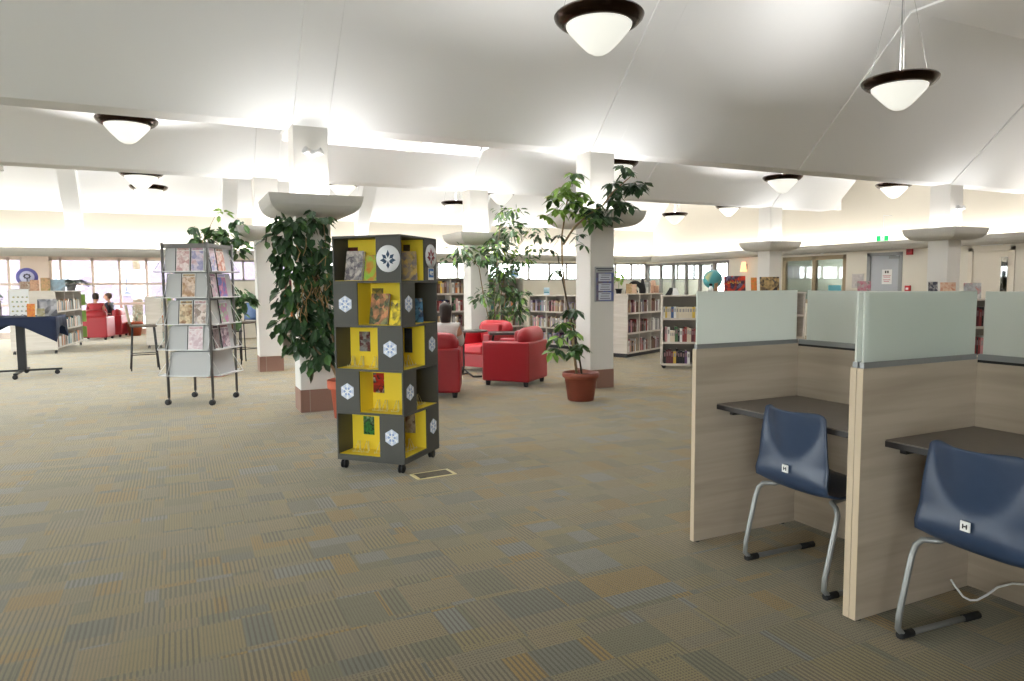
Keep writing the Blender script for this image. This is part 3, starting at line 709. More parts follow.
mag(0, 1, .09, .17, .27, [(226, 206, 212), (206, 180, 190), (236, 226, 230), (200, 150, 160)], 'pale pink magazine on the fourth shelf of the rack', 6)
mag(1, 4, .02, .17, .27, [(226, 190, 170), (196, 120, 100), (236, 216, 206), (120, 80, 70)], 'peach portrait magazine on the right face, top shelf of the rack', 7)
mag(1, 4, -.17, .12, .27, LV, 'lilac magazine half behind the front post, top shelf', 8)
mag(1, 3, .04, .18, .27, [(120, 110, 190), (90, 120, 200), (200, 110, 150), (214, 206, 226)], 'violet magazine on the right face, second shelf of the rack', 9)
mag(1, 3, -.17, .12, .27, [(200, 140, 170), (226, 206, 216), (110, 90, 130)], 'pink magazine edge behind the front post, second shelf', 10)
mag(1, 2, .05, .18, .27, [(140, 160, 200), (200, 120, 170), (150, 190, 150), (226, 220, 226)], 'blue and pink magazine on the right face, third shelf', 11)
mag(1, 1, .06, .18, .27, [(206, 140, 150), (120, 96, 120), (226, 206, 214), (90, 60, 70)], 'rose magazine on the right face, fourth shelf of the rack', 12)
mag(1, 1, -.16, .12, .27, [(60, 50, 56), (150, 130, 130), (90, 60, 60)], 'dark magazine behind the front post, fourth shelf', 13)
mag(3, 4, .0, .17, .27, [(236, 206, 196), (214, 150, 140), (240, 226, 220)], 'pale magazine on the left face, top shelf of the rack', 14)
# ================================================================== carrels
CX0, CX1 = 2.56, 3.337; WH, RT, GT, DH = 1.094, 1.119, 1.411, .780
def carrel(yl, yr, label, left=True, right=True, gap=.052):
    """bay between panels; yl = inner face of its left panel, yr = inner face of its right panel"""
    t = thing('study_carrel', label, 'study carrel', (CX0, (yl+yr)/2, 0))
    o = -(yl+yr)/2
    def L(p): return (p[0]-CX0, p[1]+o, p[2])
    def bx(b, x0, y0, z0, x1, y1, z1): b.box(x0-CX0, y0+o, z0, x1-CX0, y1+o, z1); return b
    for on, ya, yb in ((left, yl, yl+.030), (right, yr-.030, yr)):
        if not on: continue
        b = MB(); bx(b, CX0+.002, ya, .008, CX1+.03, yb, WH); b.m(1); bx(b, CX0, ya, .008, CX0+.0025, yb, WH); b.obj('side_panel', [M['lam'], M['lamedge']], t, bevel=.001)
        b = MB(); bx(b, CX0+.01, ya+.004, WH, CX1, yb-.004, RT)
        for s in (.12, .4, .66): bx(b, CX0+s, ya+.003, WH+.008, CX0+s+.01, yb-.003, WH+.018)
        b.obj('rail', M['alu'], t)
        b = MB(); bx(b, CX0+.012, (ya+yb)/2-.005, RT-.01, CX1-.005, (ya+yb)/2+.005, GT); b.obj('glass_screen', M['frost'], t, bevel=.0015)
        for s in (.04, .70):
            b = MB(); b.lathe([(.012, 0), (.012, .008), (.006, .01), (.006, .02)], (s, (ya+yb)/2+o, 0), 12); b.obj('levelling_foot', M['black'], t)
    b = MB(); bx(b, CX1, yr, .012, CX1+.03, yl, WH-.012); b.obj('back_panel', M['lam'], t, bevel=.001)
    b = MB(); bx(b, CX1-.003, yr+.003, WH-.014, CX1+.033, yl-.003, WH-.002); b.obj('shadow_gap_strip', M['black'], t)
    b = MB(); bx(b, CX1-.002, yr+.003, WH-.003, CX1+.030, yl-.003, RT); b.obj('rail', M['alu'], t)
    b = MB(); bx(b, CX1+.008, yr+.02, RT-.01, CX1+.018, yl-gap, GT-.003); b.obj('glass_screen', M['frost'], t, bevel=.0015)
    b = MB(); bx(b, CX0+.155, yr+.001, DH-.005, CX1-.003, yl-.001, DH); b.m(1); bx(b, CX0+.152, yr+.001, DH-.030, CX1-.003, yl-.001, DH-.005); b.obj('desktop', [M['desk'], M['deskedge']], t)
    b = MB(); bx(b, CX0+.25, yl-.03, DH-.07, CX1-.05, yl-.002, DH-.028); bx(b, CX0+.25, yr+.002, DH-.07, CX1-.05, yr+.03, DH-.028); b.obj('bracket', M['black'], t)
    return t
carrel(2.979, 2.009, 'pale wood study carrel with frosted glass, the farther of the two')
carrel(1.947, .977, 'pale wood study carrel with frosted glass, nearest at the right edge', gap=.018)
# power lead in the near carrel
b = MB(); b.tube([(3.2, 1.94, .07), (3.2, 1.919, .045), (3.19, 1.875, .015), (3.2, 1.849, .007), (3.21, 1.825, .015), (3.24, 1.80, .045), (3.30, 1.79, .072), (3.32, 1.74, .105), (3.325, 1.68, .122), (3.325, 1.5, .12), (3.325, 1.2, .12)], .005, 8)
tag(b.obj('power_lead', M['white_pl']), 'thin white cable curling under the desk of the nearest carrel', 'cable')
# ------------------------------------------------------------------ chairs at the carrels
def study_chair(label, x, y, rz):
    t = thing('plywood_chair', label, 'chair', (x, y, 0), rz, None)
    prof = [(.455, .415, .185), (.45, .435, .197), (.42, .452, .208), (.36, .455, .216), (.25, .447, .224), (.14, .438, .230), (.07, .435, .234), (.02, .447, .228), (-.012, .475, .226), (-.028, .51, .224)]
    for q in range(1, 15):
        f = q/14; z = .51+f*.312; prof.append((-.028-.006*math.sin(f*PI), z, .223-.036*f**1.2))
    prof += [(-.028, .834, .176), (-.028, .840, .155)]
    n = 24; b = MB(); G = []
    for (px, pz, hw) in prof:
        row = []
        for j in range(n+1):
            s = -1+2*j/n; yy = s*hw; dx = dz = 0
            if pz < .5 and px > -.0: dz = .018*abs(s)**3
            if pz > .46 and px < .02: dx = .035*abs(s)**2.2*min(1, (pz-.46)/.12)
            if px < .02:
                lim = .605+.235*abs(s)**2.2
                k = max(0, pz-lim); dx += -.17*k+.16*max(0, min(pz, lim)-.53)*(1-abs(s)**3)
            row.append(Vector((px+dx, yy, pz+dz)))
        G.append(row)
    for r in range(len(G)-1):
        for j in range(n):
            b._faces([G[r][j], G[r][j+1], G[r+1][j+1], G[r+1][j]], [(0, 1, 2, 3)])
    bmesh.ops.remove_doubles(b.bm, verts=b.bm.verts, dist=1e-5)
    for f in b.bm.faces: f.smooth = True
    o = b.obj('shell', M['bluep'], t); sd = o.modifiers.new('thick', 'SOLIDIFY'); sd.thickness = .010; sd.offset = 0
    b = MB()
    path = []
    def add(*p): path.extend(p)
    add((.42, .254, .014), (.04, .254, .014), (-.02, .254, .016), (-.048, .254, .045), (-.045, .254, .10), (.015, .254, .34), (.030, .250, .385), (.042, .230, .412), (.07, .18, .42), (.2, .165, .43), (.38, .15, .435))
    b.tube(path, .0125, 10); b.tube([(p[0], -p[1], p[2]) for p in path], .0125, 10)
    b.tube([(.2, .165, .43), (.2, -.165, .43)], .011, 8)
    b.obj('sled_frame', M['chrome'], t)
    for s in (-1, 1):
        for xa, xb in ((-.04, .035), (.34, .435)):
            b = MB(); b.tube([(xa, s*.254, .013), (xb, s*.254, .013)], .0165, 10); b.obj('glide', M['rubber'], t)
    b = MB(); b.box(-.0455, -.018, .535, -.040, .018, .572); lb = b.obj('sticker', M['paper'], t)
    b = MB(); b.box(-.0475, -.009, .545, -.0455, -.005, .562); b.box(-.0475, .005, .545, -.0455, .009, .562); b.box(-.0475, -.005, .552, -.0455, .005, .556); b.obj('sticker_print', M['black'], lb)
    b = MB(); b.lathe([(0, 0), (.006, 0), (.005, .004), (0, .005)], n=12, mx=Matrix.Translation((-.018, .045, .785)) @ Matrix.Rotation(-PI/2, 4, 'Y')); b.obj('screw_cap', M['paper'], t)
    return t
study_chair('blue plywood chair on a silver sled frame in the farther carrel', 2.675, 2.408, rad(-2))
study_chair('blue plywood chair on a silver sled frame, cut by the right edge', 2.625, 1.519, rad(-4))
# ================================================================== shelving and books
BC = {'maroon': (104, 52, 58), 'red': (146, 62, 62), 'black': (38, 36, 40), 'navy': (46, 56, 92), 'blue': (70, 104, 156), 'teal': (66, 120, 126), 'green': (78, 116, 78), 'olive': (124, 118, 78), 'tan': (176, 148, 116), 'cream': (220, 208, 186), 'white': (230, 228, 224), 'grey': (140, 138, 140), 'brown': (104, 74, 56), 'orange': (206, 120, 60), 'yellow': (222, 188, 78), 'purple': (104, 76, 118), 'pink': (206, 150, 154), 'lilac': (170, 156, 180)}
BM = {}
def book_mesh(c):
    if c in BM: return BM[c]
    b = MB(); b.box(-.5, 0, 0, -.44, 1, 1); b.box(.44, 0, 0, .5, 1, 1); b.box(-.44, 0, 0, .44, .02, 1)
    b.m(1).box(-.44, .02, .012, .44, .98, .985)
    b.m(2).box(-.30, -.004, .55, .30, 0, .84)
    cc = BC[c]; lum = sum(cc)/3
    o = b.obj('book', [mat('book_'+c, cc, .55), M['paper'], mat('band_'+('light' if lum < 120 else 'dark'), tuple(int(v*.6+80) for v in cc) if lum < 120 else tuple(int(v*.7) for v in cc), .55)])
    me = o.data; bpy.data.objects.remove(o); BM[c] = me; return me
STUFF = MB(); SM = []
def fill(mx, x0, x1, z, hmax, dpt, pal, th, where, group, lo=.19, hi=.27, gap=.06, yoff=.02, stuff=False):
    """mx: case frame (x along shelf, y inward).  books stand with the spine towards -y"""
    x = x0; i = 0
    while True:
        t = th*random.uniform(.6, 1.35)
        if x+t > x1: break
        c = random.choice(pal); hh = min(hmax-.02, random.uniform(lo, hi))
        if stuff:
            if c not in SM: SM.append(c)
            STUFF.m(SM.index(c)); STUFF.box(x, yoff, z, x+t-.002, yoff+.15, z+hh, mx); i += 1; x += t; continue
        o = bpy.data.objects.new('book', book_mesh(c)); C.objects.link(o)
        m = mx @ Matrix.Translation((x+t/2, yoff+random.uniform(0, .02), z+.0005))
        o.location = m.translation; o.rotation_euler = (0, 0, m.to_euler().z); o.scale = (t-.001, min(dpt, random.uniform(.14, .17)), hh)
        tag(o, '%s book, %s from left, %s' % (c, ORD[min(i, 29)], where), 'book', group)
        i += 1; x += t
        if random.random() < gap/4: x += th*1.2
    return i
def bookcase(label, X, Y, rz, w, hgt, dep, rows, bays, base=.08, mat_='shelfw', casters=False, top_over=0, back=True):
    """front faces local -y; origin at the left front floor corner"""
    t = thing('bookcase', label, 'bookcase', (X, Y, 0), rz)
    tk = .025; m = M[mat_]
    for i in range(bays+1):
        x = (w-tk)*i/bays; b = MB(); b.box(x, 0, base, x+tk, dep, hgt-tk); b.obj('upright' if 0 < i < bays else 'side_panel', m, t)
    b = MB(); b.box(-.008, -.012, hgt-tk, w+.008, dep+.01, hgt); b.obj('top', m, t, bevel=.002)
    for i in range(bays):
        xa, xb = (w-tk)*i/bays+tk, (w-tk)*(i+1)/bays
        for z in rows:
            b = MB(); b.box(xa, .005, z-.02, xb, dep, z); b.box(xa, .002, z-.03, xb, .008, z+.006); b.obj('shelf', m, t)
    if back: b = MB(); b.box(tk, dep-.012, base, w-tk, dep-.001, hgt-tk); b.obj('back_board', mat('case_back', (150, 142, 132), .7), t)
    if casters:
        for x in (.06, w-.06):
            for y in (.05, dep-.05): caster(t, x, y, r=.035, H=base)
    else:
        b = MB(); b.box(.02, .03, 0, w-.02, dep-.02, base); b.obj('plinth', M['black'], t)
    return t, Matrix.Translation((X, Y, 0)) @ Matrix.Rotation(rz, 4, 'Z')
PAL1 = ['maroon', 'grey', 'white', 'black', 'tan', 'lilac', 'grey', 'brown', 'cream', 'navy', 'purple', 'pink', 'olive', 'teal', 'lilac']
PAL2 = ['red', 'black', 'white', 'maroon', 'grey', 'navy', 'cream', 'teal', 'green', 'pink']
PAL3 = ['cream', 'tan', 'brown', 'white', 'yellow', 'orange', 'grey']
# long case facing left, behind the tall potted tree
la = math.atan2(13.3-14.8, 8.04-7.7)
t, mx = bookcase('long white bookcase with four bays behind the tall potted tree', 7.66, 14.95, la, 2.55, 1.22, .32, [.10, .47, .84], 4, base=.08)
for r, z in enumerate([.10, .47, .84]):
    for bay, (xa, xb) in enumerate([(.03, .64), (.66, 1.27), (1.29, 1.72)]):
        nm = ['bottom', 'middle', 'top'][r]
        fill(mx, xa+.01, xb-.02, z, .33, .2, PAL1, .045, '%s shelf, %s bay of long case behind tree' % (nm, ['far', 'second', 'third'][bay]), 'books in the long bookcase', gap=.06)
# case with the pale end panel right of the white column
ra2 = math.atan2(12.0-11.35, 9.3-8.0)
t, mx = bookcase('white bookcase with a blank end panel right of the middle column', 8.02, 11.36, ra2, 1.55, 1.27, .34, [.10, .49, .89], 3, base=.08)
for r, z in enumerate([.10, .49, .89]):
    nm = ['bottom', 'middle', 'top'][r]
    for bay, (xa, xb) in enumerate([(.03, .53), (.55, .98)]):
        fill(mx, xa+.01, xb-.02, z, .33, .2, ['maroon', 'red', 'purple', 'grey', 'white', 'black', 'brown', 'tan', 'pink', 'grey'], .038, '%s shelf, %s bay of case right of column' % (nm, ['left', 'right'][bay]), 'books in the case right of the column')
for z in (.10, .49, .89): fill(mx, 1.06, 1.5, z, .33, .2, ['maroon', 'grey', 'white', 'brown'], .04, '', '', stuff=True)
# rolling cart in front of it
ca = math.atan2(-.42, .60)
t, mx = bookcase('white book cart on castors beside the farther study carrel', 7.50, 9.62, ca, .82, 1.265, .32, [.085, .46, .87], 1, base=.06, casters=True)
fill(mx, .03, .78, .87, .30, .2, ['cream', 'yellow', 'white', 'blue', 'cream', 'white', 'tan'], .042, 'top shelf of white cart', 'books on the cart', .19, .20)
fill(mx, .06, .78, .46, .32, .2, ['cream', 'green', 'maroon', 'black', 'white', 'red', 'tan', 'pink'], .040, 'middle shelf of white cart', 'books on the cart', .19, .27)
fill(mx, .04, .78, .085, .30, .2, ['purple', 'black', 'maroon', 'white', 'yellow', 'purple', 'maroon'], .042, 'bottom shelf of white cart', 'books on the cart', .2, .26)
# tall run behind the armchairs
t, mx = bookcase('tall white bookcase behind the red armchairs and leafy plant', 4.62, 13.72, 0, 2.30, 1.62, .34, [.10, .57, .92, 1.29], 4, base=.08)
for r, (z, hm, pal) in enumerate([(.57, .33, PAL1[:6]+['navy', 'teal', 'green']), (.92, .34, PAL2), (1.29, .30, PAL3)]):
    nm = ['lower', 'middle', 'top'][r]
    fill(mx, .32, .86 if r else .86, z, hm, .2, pal, .045, '%s shelf of tall case left of far column' % nm, 'books in the tall case', .2, .28)
    if r < 2: fill(mx, 1.46, 2.25, z, hm, .2, PAL2+['orange', 'orange', 'tan'] if r == 1 else PAL1, .055, '%s shelf of tall case behind leafy plant' % nm, 'books in the tall case', .2, .28)
# sign tags on the shelving
def tagcard(name, label, x, y, z, w, hh, rz, m2):
    b = MB(); b.box(-w/2, 0, 0, w/2, .006, hh); b.m(1).box(-w/2+.01, -.002, hh*.25, w/2-.01, 0, hh*.45); b.box(-w/2+.01, -.002, hh*.6, w/2-.01, 0, hh*.68)
    b.m(2).box(-w/2-.005, -.03, -.004, w/2+.005, .03, 0)
    o = b.obj(name, [mat('pale_blue_card', (196, 216, 228), .6), m2, M['white_pl']]); at(o, (x, y, z), rz); tag(o, label, 'shelf sign'); return o
tagcard('shelf_sign', 'small pale blue shelf sign at the left end of the long bookcase', 6.72, 13.80, 1.63, .2, .19, 0, mat('card_blue', (60, 110, 160), .6)).location.z = 1.626
tagcard('shelf_sign', 'small pale blue shelf sign on top of the long bookcase', 7.86, 14.4, 1.226, .2, .17, la, mat('card_teal', (90, 150, 160), .6))
# narrow case seen between the two left columns
t, mx = bookcase('narrow bookcase seen through the gap between the two left columns', 1.98, 15.6, 0, .62, 1.72, .3, [.10, .45, .80, 1.08, 1.40], 1)
for r, z in enumerate([.8, 1.08, 1.40]):
    fill(mx, .05, .58, z, .27, .2, ['brown', 'tan', 'cream', 'grey', 'orange', 'maroon'], .05, '%s shelf of the narrow case between the left columns' % ['lower', 'middle', 'top'][r], 'books in the narrow case', .19, .24, stuff=True)
# left cases with green tags
def left_case(label, X, Y, w, L, hgt, where, nb):
    """double case seen from its end; shelves face +x"""
    t, mx = bookcase(label, X, Y, PI/2-.09, L, hgt, w, [.14, .52, .94], 3, base=.09, casters=True, back=False)
    b = MB(); b.box(.03, w*.5, .1, L-.03, w*.5+.02, hgt-.03); b.obj('back_board', M['shelfw'], t)
    for z in (.20, .60, 1.02):
        b = MB(); b.box(L-.02, -.09, z, L-.005, .0, z+.28); b.obj('end_sign', mat('lime_sign', (160, 200, 100), .6), t)
    for r, z in enumerate([.14, .52, .94]):
        fill(mx, .05, nb, z, .34, .2, ['grey', 'white', 'tan', 'brown', 'teal', 'cream', 'orange'], .05, '%s shelf of the %s' % (['bottom', 'middle', 'top'][r], where), 'books in the '+where, .2, .27, stuff=True)
    return t
left_case('low white double bookcase behind the navy-covered table', -2.42, 18.3, .88, 2.55, 1.40, 'case behind the navy table', 2.45)
left_case('low white double bookcase half hidden behind the magazine rack', -.33, 18.6, .35, 1.4, 1.24, 'case behind the magazine rack', .7)
t_ = STUFF.obj('books', [mat('book_'+c, BC[c], .55) for c in SM]); t_['kind'] = 'stuff'; tag(t_, 'blurred rows of small books filling the left, far and column-side white cases', 'books')
# low cases carrying displays behind the carrels
t, _ = bookcase('low white bookcase with globe and face-out books behind the carrels', 8.50, 9.45, math.atan2(-.7, 1.4), 1.6, 1.30, .32, [.12, .50, .90], 3)
t, mx = bookcase('low white bookcase hidden behind the frosted glass, right side', 8.0, 6.75, math.atan2(-1.1, 1.55), 2.2, 1.23, .32, [.12, .48, .86], 4)
for r, z in enumerate([.48, .86]):
    fill(mx, 1.68, 2.1, z, .33, .2, ['red', 'maroon', 'white', 'black', 'pink'], .035, '%s shelf of low case between glass screens' % ['middle', 'top'][r], 'books between the glass screens', .22, .28)
# ------------------------------------------------------------------ things standing on the cases
def faceout(label, X, Y, z, w, hh, rz, m, d=.02, lean=.15, name='book', grp=None):
    o = cover_book(w, hh, d, m, name); o.location = (X, Y, z+.002); o.rotation_euler = (-lean, 0, rz); tag(o, label, 'book', grp); return o
VA = -YAW
o = faceout('large red face-out book with yellow lettering between globe and column', 8.92, 9.385, 1.302, .37, .29, VA-.1, CV('red_title', [(170, 40, 34), (214, 70, 40), (60, 40, 60), (120, 120, 150), (40, 40, 60)], 7))
b = MB()
for i, (u, a) in enumerate([(-.11, .0), (-.07, .015), (-.03, 0), (.01, .012), (.05, 0), (.09, .01)]):
    b.tube([(u-.012, -.002, .16+a), (u, -.002, .19+a), (u+.012, -.002, .16+a)], .004, 5); b.tube([(u-.012, -.002, .16+a), (u+.014, -.002, .155+a)], .004, 5)
b.obj('title_lettering', mat('title_yellow', (226, 196, 70), .5), o)
o = faceout('black and gold face-out book with a rope-like pattern, next to the red one', 9.47, 9.11, 1.302, .33, .27, VA-.1, CV('rope', [(30, 28, 32), (44, 38, 40), (190, 160, 110), (40, 36, 42), (160, 150, 140)], 6))
faceout('green and orange book edge just right of the large red one', 9.22, 9.23, 1.302, .10, .26, VA-.1, CV('greenorange', [(90, 150, 70), (220, 130, 60), (190, 80, 50)], 9))
t = thing('globe', 'teal and yellow globe on a stand behind the farther carrel', 'globe', (8.68, 9.69, 1.302), 0)
b = MB(); n = 18; b.lathe([(.17*math.sin(PI*i/n), -.17*math.cos(PI*i/n)) for i in range(n+1)], (0, 0, .235), 32)
b.obj('sphere', CV('globe', [(70, 150, 160), (90, 170, 170), (80, 160, 165), (206, 190, 90), (110, 150, 90)], 2.6), t)
b = MB(); b.lathe([(0, 0), (.09, 0), (.09, .012), (.015, .025), (.012, .06), (0, .06)], n=24); b.obj('stand', M['black'], t)
b = MB(); b.tube([(.19*math.sin(a), 0, .235-.19*math.cos(a)) for a in [PI*k/14 for k in range(15)]], .005, 6); b.obj('meridian_arm', M['chrome'], t)
# top of the case right of the column
t = thing('book_arch', 'black arched display stand holding books on the white case', 'display stand', (8.46, 11.72, 1.2705), -YAW+.1)
b = MB(); pr = []
for a in [PI*k/12 for k in range(13)]: pr.append((-.20*math.cos(a), 0, .26*math.sin(a)))
inner = [(-.12*math.cos(PI*k/12), 0, .15*math.sin(PI*k/12)) for k in range(12, -1, -1)]
b.prism(pr+inner, (0, .03, 0)); b.obj('arch', M['black'], t)
b = MB(); b.tube([(-.08, .015, 0), (0, .015, .14), (.06, .015, .02)], .012, 6); b.obj('brace', M['black'], t)
t = thing('bird_ornament', 'black pointed ornament standing between arch and white books', 'ornament', (8.76, 11.88, 1.2705), ra2)
b = MB(); b.lathe([(0, 0), (.065, 0), (.07, .08), (.055, .17), (.035, .25), (.012, .31), (0, .33)], n=16); b.obj('body', M['black'], t)
b = MB(); b.tube([(0, 0, .30), (.02, 0, .34)], [.014, .003], 6); b.obj('tip', M['black'], t)
for i, (dx, c) in enumerate([(1.03, 'white'), (1.08, 'white'), (1.13, 'grey'), (1.18, 'cream')]):
    o = bpy.data.objects.new('book', book_mesh(c)); C.objects.link(o); m = Matrix.Translation((8.02, 11.36, 0)) @ Matrix.Rotation(ra2, 4, 'Z') @ Matrix.Translation((dx, .1, 1.2705))
    o.location = m.translation; o.rotation_euler = (0, 0, ra2); o.scale = (.045, .16, .22+.01*i); tag(o, '%s book standing %s from the left beside the black ornament' % (c, ORD[i]), 'book', 'books on top of the case')
o = faceout('cream face-out book on top of the case beside the leafy sprig', 8.17, 11.52, 1.2705, .12, .2, VA, CV('cream1', [(226, 206, 170), (200, 160, 110), (236, 226, 206)], 9))
faceout('peach face-out book on top of the white case, left of the arch', 8.36, 11.62, 1.2705, .11, .19, VA, CV('peach', [(220, 170, 130), (236, 206, 180), (180, 120, 90)], 9))
t = thing('wooden_house', 'peach coloured wooden model on top of the white case', 'ornament', (9.26, 12.14, 1.2705), ra2)
pm = mat('peach_wood', (214, 172, 146), .6)
b = MB(); b.box(-.14, -.05, 0, .14, .05, .012); b.box(-.14, -.05, .15, .14, .05, .162); b.obj('deck', pm, t)
for x in (-.12, -.04, .04, .12):
    b = MB(); b.box(x-.01, -.045, .012, x+.01, .045, .15); b.obj('post', pm, t)
b = MB(); b.prism([(-.12, -.04, .162), (.02, -.04, .162), (-.05, -.04, .27)], (0, .08, 0)); b.obj('gable', pm, t)
t = thing('page_stand', 'black and white tilted book on a stand on the cart top', 'display stand', (7.72, 9.60, 1.2655), ca)
b = MB(); b.prism([(-.13, 0, 0), (-.03, 0, .0), (.02, 0, .12), (-.05, 0, .13)], (0, .02, 0)); b.obj('easel', M['black'], t)
b = MB(); b.prism([(.0, -.01, .0), (.12, -.01, .0), (.06, -.01, .12), (.0, -.01, .12)], (0, .008, 0)); b.obj('page', M['paper'], t)
t = thing('toy_figure', 'small black and white toy left of the globe', 'ornament', (8.58, 9.62, 1.302), 0)
b = MB(); b.lathe([(0, 0), (.04, 0), (.045, .05), (.03, .10), (0, .12)], n=14); b.obj('body', M['paper'], t)
b = MB(); b.lathe([(0, -.035), (.03, -.02), (.036, 0), (.03, .02), (0, .035)], (0.0, 0, .145), 14); b.obj('head', M['black'], t)
faceout('brown and cream book standing against the globe', 8.62, 9.52, 1.302, .06, .17, VA, CV('brn', [(120, 70, 50), (200, 170, 130)], 9), d=.03)
faceout('grey magazine with pink lettering behind the frosted screens', 8.62, 6.58, 1.2325, .17, .245, VA-.3, CV('pinkgrey', [(120, 110, 110), (200, 120, 140), (190, 184, 180), (80, 70, 76)], 10), d=.008)
faceout('flat teal book lying behind the frosted screens, left of the grey magazine', 8.30, 6.80, 1.2325, .16, .19, VA-.3, CV('tealb', [(120, 190, 200), (90, 160, 180)], 6), d=.02)
faceout('white book with a black figure behind the near carrel glass', 9.26, 6.02, 1.2325, .11, .23, VA-.4, CV('bw', [(226, 222, 220), (40, 44, 66), (216, 206, 200)], 9))
faceout('red and cream book behind the near carrel glass, beside the white one', 9.44, 5.93, 1.2325, .18, .22, VA-.4, CV('redcream', [(190, 70, 50), (226, 196, 170), (200, 90, 60)], 9))
faceout('white and grey book farthest right behind the glass screens', 9.70, 5.76, 1.2325, .2, .21, VA-.4, CV('wgrey', [(230, 228, 226), (170, 170, 172), (190, 90, 70)], 9))
# face-out picture books on the left case, badge sign
faceout('face-out book with a pale cover under the round purple sign', -3.02, 18.62, 1.4, .2, .21, .0, CV('pale1', [(206, 196, 180), (140, 110, 90), (226, 220, 206)], 8))
faceout('brown face-out book on the left case beside the round sign', -2.83, 18.58, 1.4, .17, .25, .1, CV('brownpic', [(150, 96, 70), (200, 160, 130), (96, 76, 60)], 8), lean=.25)
faceout('green and tan face-out book in the middle of the left case top', -2.63, 18.6, 1.4, .18, .30, .1, CV('greenpic', [(96, 120, 70), (190, 150, 110), (70, 80, 56)], 8), lean=.25)
faceout('grey blue face-out book right on top of the left case', -2.41, 18.7, 1.4, .28, .26, .0, CV('greybl', [(120, 112, 106), (150, 176, 190), (110, 96, 90)], 4), lean=.2)
t = thing('round_sign', 'round purple sign with a white centre on the left bookcase', 'sign', (-3.0, 18.85, 1.402), 0)
b = MB(); b.lathe([(0, 0), (.21, 0), (.21, .01), (0, .01)], n=40, mx=Matrix.Translation((0, 0, .305)) @ Matrix.Rotation(PI/2, 4, 'X')); b.obj('disc', mat('sign_purple', (84, 82, 150), .5), t)
b = MB(); b.lathe([(0, .011), (.14, .011), (.14, .013), (0, .013)], n=40, mx=Matrix.Translation((0, 0, .305)) @ Matrix.Rotation(PI/2, 4, 'X')); b.obj('centre', mat('sign_lilac', (196, 198, 222), .5), t)
b = MB()
for a in range(8): 
    q = a*PI/4; b.box(.055*math.cos(q)-.018, -.016, .325+.045*math.sin(q)-.016, .055*math.cos(q)+.018, -.0135, .325+.045*math.sin(q)+.016)
b.box(-.012, -.016, .20, .012, -.0135, .30); b.obj('tree_emblem', mat('sign_dark', (60, 60, 80), .5), t)
b = MB(); b.box(-.06, -.04, 0, .06, .06, .01); b.tube([(0, .0, .01), (0, 0, .08)], .01, 6); b.obj('stand', M['black'], t)
# ------------------------------------------------------------------ notices, alarms, exit sign
b = MB(); b.box(5.225, 8.166, 1.215, 5.535, 8.184, 1.70); nb = tag(b.obj('notice_board', mat('notice_silver', (176, 178, 180), .4)), 'framed blue and white notice on the middle white column', 'notice')
b = MB(); b.box(5.237, 8.163, 1.225, 5.523, 8.166, 1.62); b.obj('poster', cover_mat('poster_blue', [(60, 70, 140), (96, 110, 170), (120, 110, 120), (70, 80, 150)], 5), nb)
for z in (1.50, 1.365, 1.24):
    b = MB(); b.box(5.275, 8.1615, z, 5.485, 8.163, z+.105); c = b.obj('text_panel', mat('panel_pale', (206, 210, 222), .6), nb)
    b = MB()
    for q in range(3): b.box(5.30+.01*q, 8.1605, z+.018+.032*q, 5.465-.015*(q % 2), 8.1615, z+.026+.032*q)
    b.obj('text_lines', mat('text_ink', (80, 84, 110), .6), c)
b = MB(); b.box(5.24, 8.163, 1.665, 5.52, 8.166, 1.680); b.box(5.26, 8.163, 1.64, 5.50, 8.166, 1.652); b.obj('heading', mat('heading_ink', (60, 62, 76), .6), nb)
t = thing('exit_sign', 'green and white running-figure exit sign above the grey door', 'exit sign', (15.5, 11.372, 2.46), 0)
b = MB(); b.box(-.02, -.17, 0, .02, .17, .14); b.obj('housing', mat('exit_white', (240, 245, 240), .5, em=(240, 255, 245), ems=.8), t)
b = MB(); b.box(-.024, -.16, .008, -.02, -.05, .132); b.box(-.024, .05, .008, -.02, .16, .132); b.box(-.024, -.05, .008, -.02, .05, .02); b.obj('green_panels', mat('exit_green', (20, 170, 90), .5, em=(30, 200, 110), ems=.7), t)
b = MB(); b.lathe([(0, -.012), (.012, 0), (0, .012)], (-.026, 0, .115), 8); b.tube([(-.026, 0, .1), (-.026, .005, .06), (-.026, .03, .03)], .006, 6); b.tube([(-.026, .005, .06), (-.026, -.02, .035)], .006, 6); b.tube([(-.026, .03, .085), (-.026, -.025, .08)], .005, 6); b.obj('running_figure', mat('exit_ink', (10, 130, 70), .5), t)
b = MB(); b.tube([(0, 0, .14), (0, 0, .62)], .008, 6); b.tube([(0, 0, .62), (.3, 0, .62)], .008, 6); b.obj('bracket', M['white_pl'], t)
def wallbox(name, label, cat, y, z, w, hh, d, m, det=None):
    t = thing(name, label, cat, (XE, y, z), 0)
    b = MB(); b.box(-d, -w/2, -hh/2, .01, w/2, hh/2); b.obj('housing', m, t, bevel=.004)
    b = MB(); b.box(-d-.006, -w/4, -hh/6, -d, w/4, hh/6); b.obj('front_cover', det or M['white_pl'], t)
    return t
fr = mat('alarm_red', (176, 34, 38), .45)
wallbox('fire_alarm', 'red fire alarm sounder high on the wall right of the grey door', 'fire alarm', 10.86, 2.20, .14, .17, .06, fr, mat('alarm_red_dark', (130, 24, 28), .4))
wallbox('fire_alarm', 'red fire alarm pull station low on the wall right of the grey door', 'fire alarm', 10.88, 1.31, .13, .15, .05, fr, M['white_pl'])
b = MB(); b.box(XE-.003+.02, 11.33, 1.42, XE+.018, 11.60, 1.78); nt_ = b.obj('door_notice', M['paper'], d1)
b = MB()
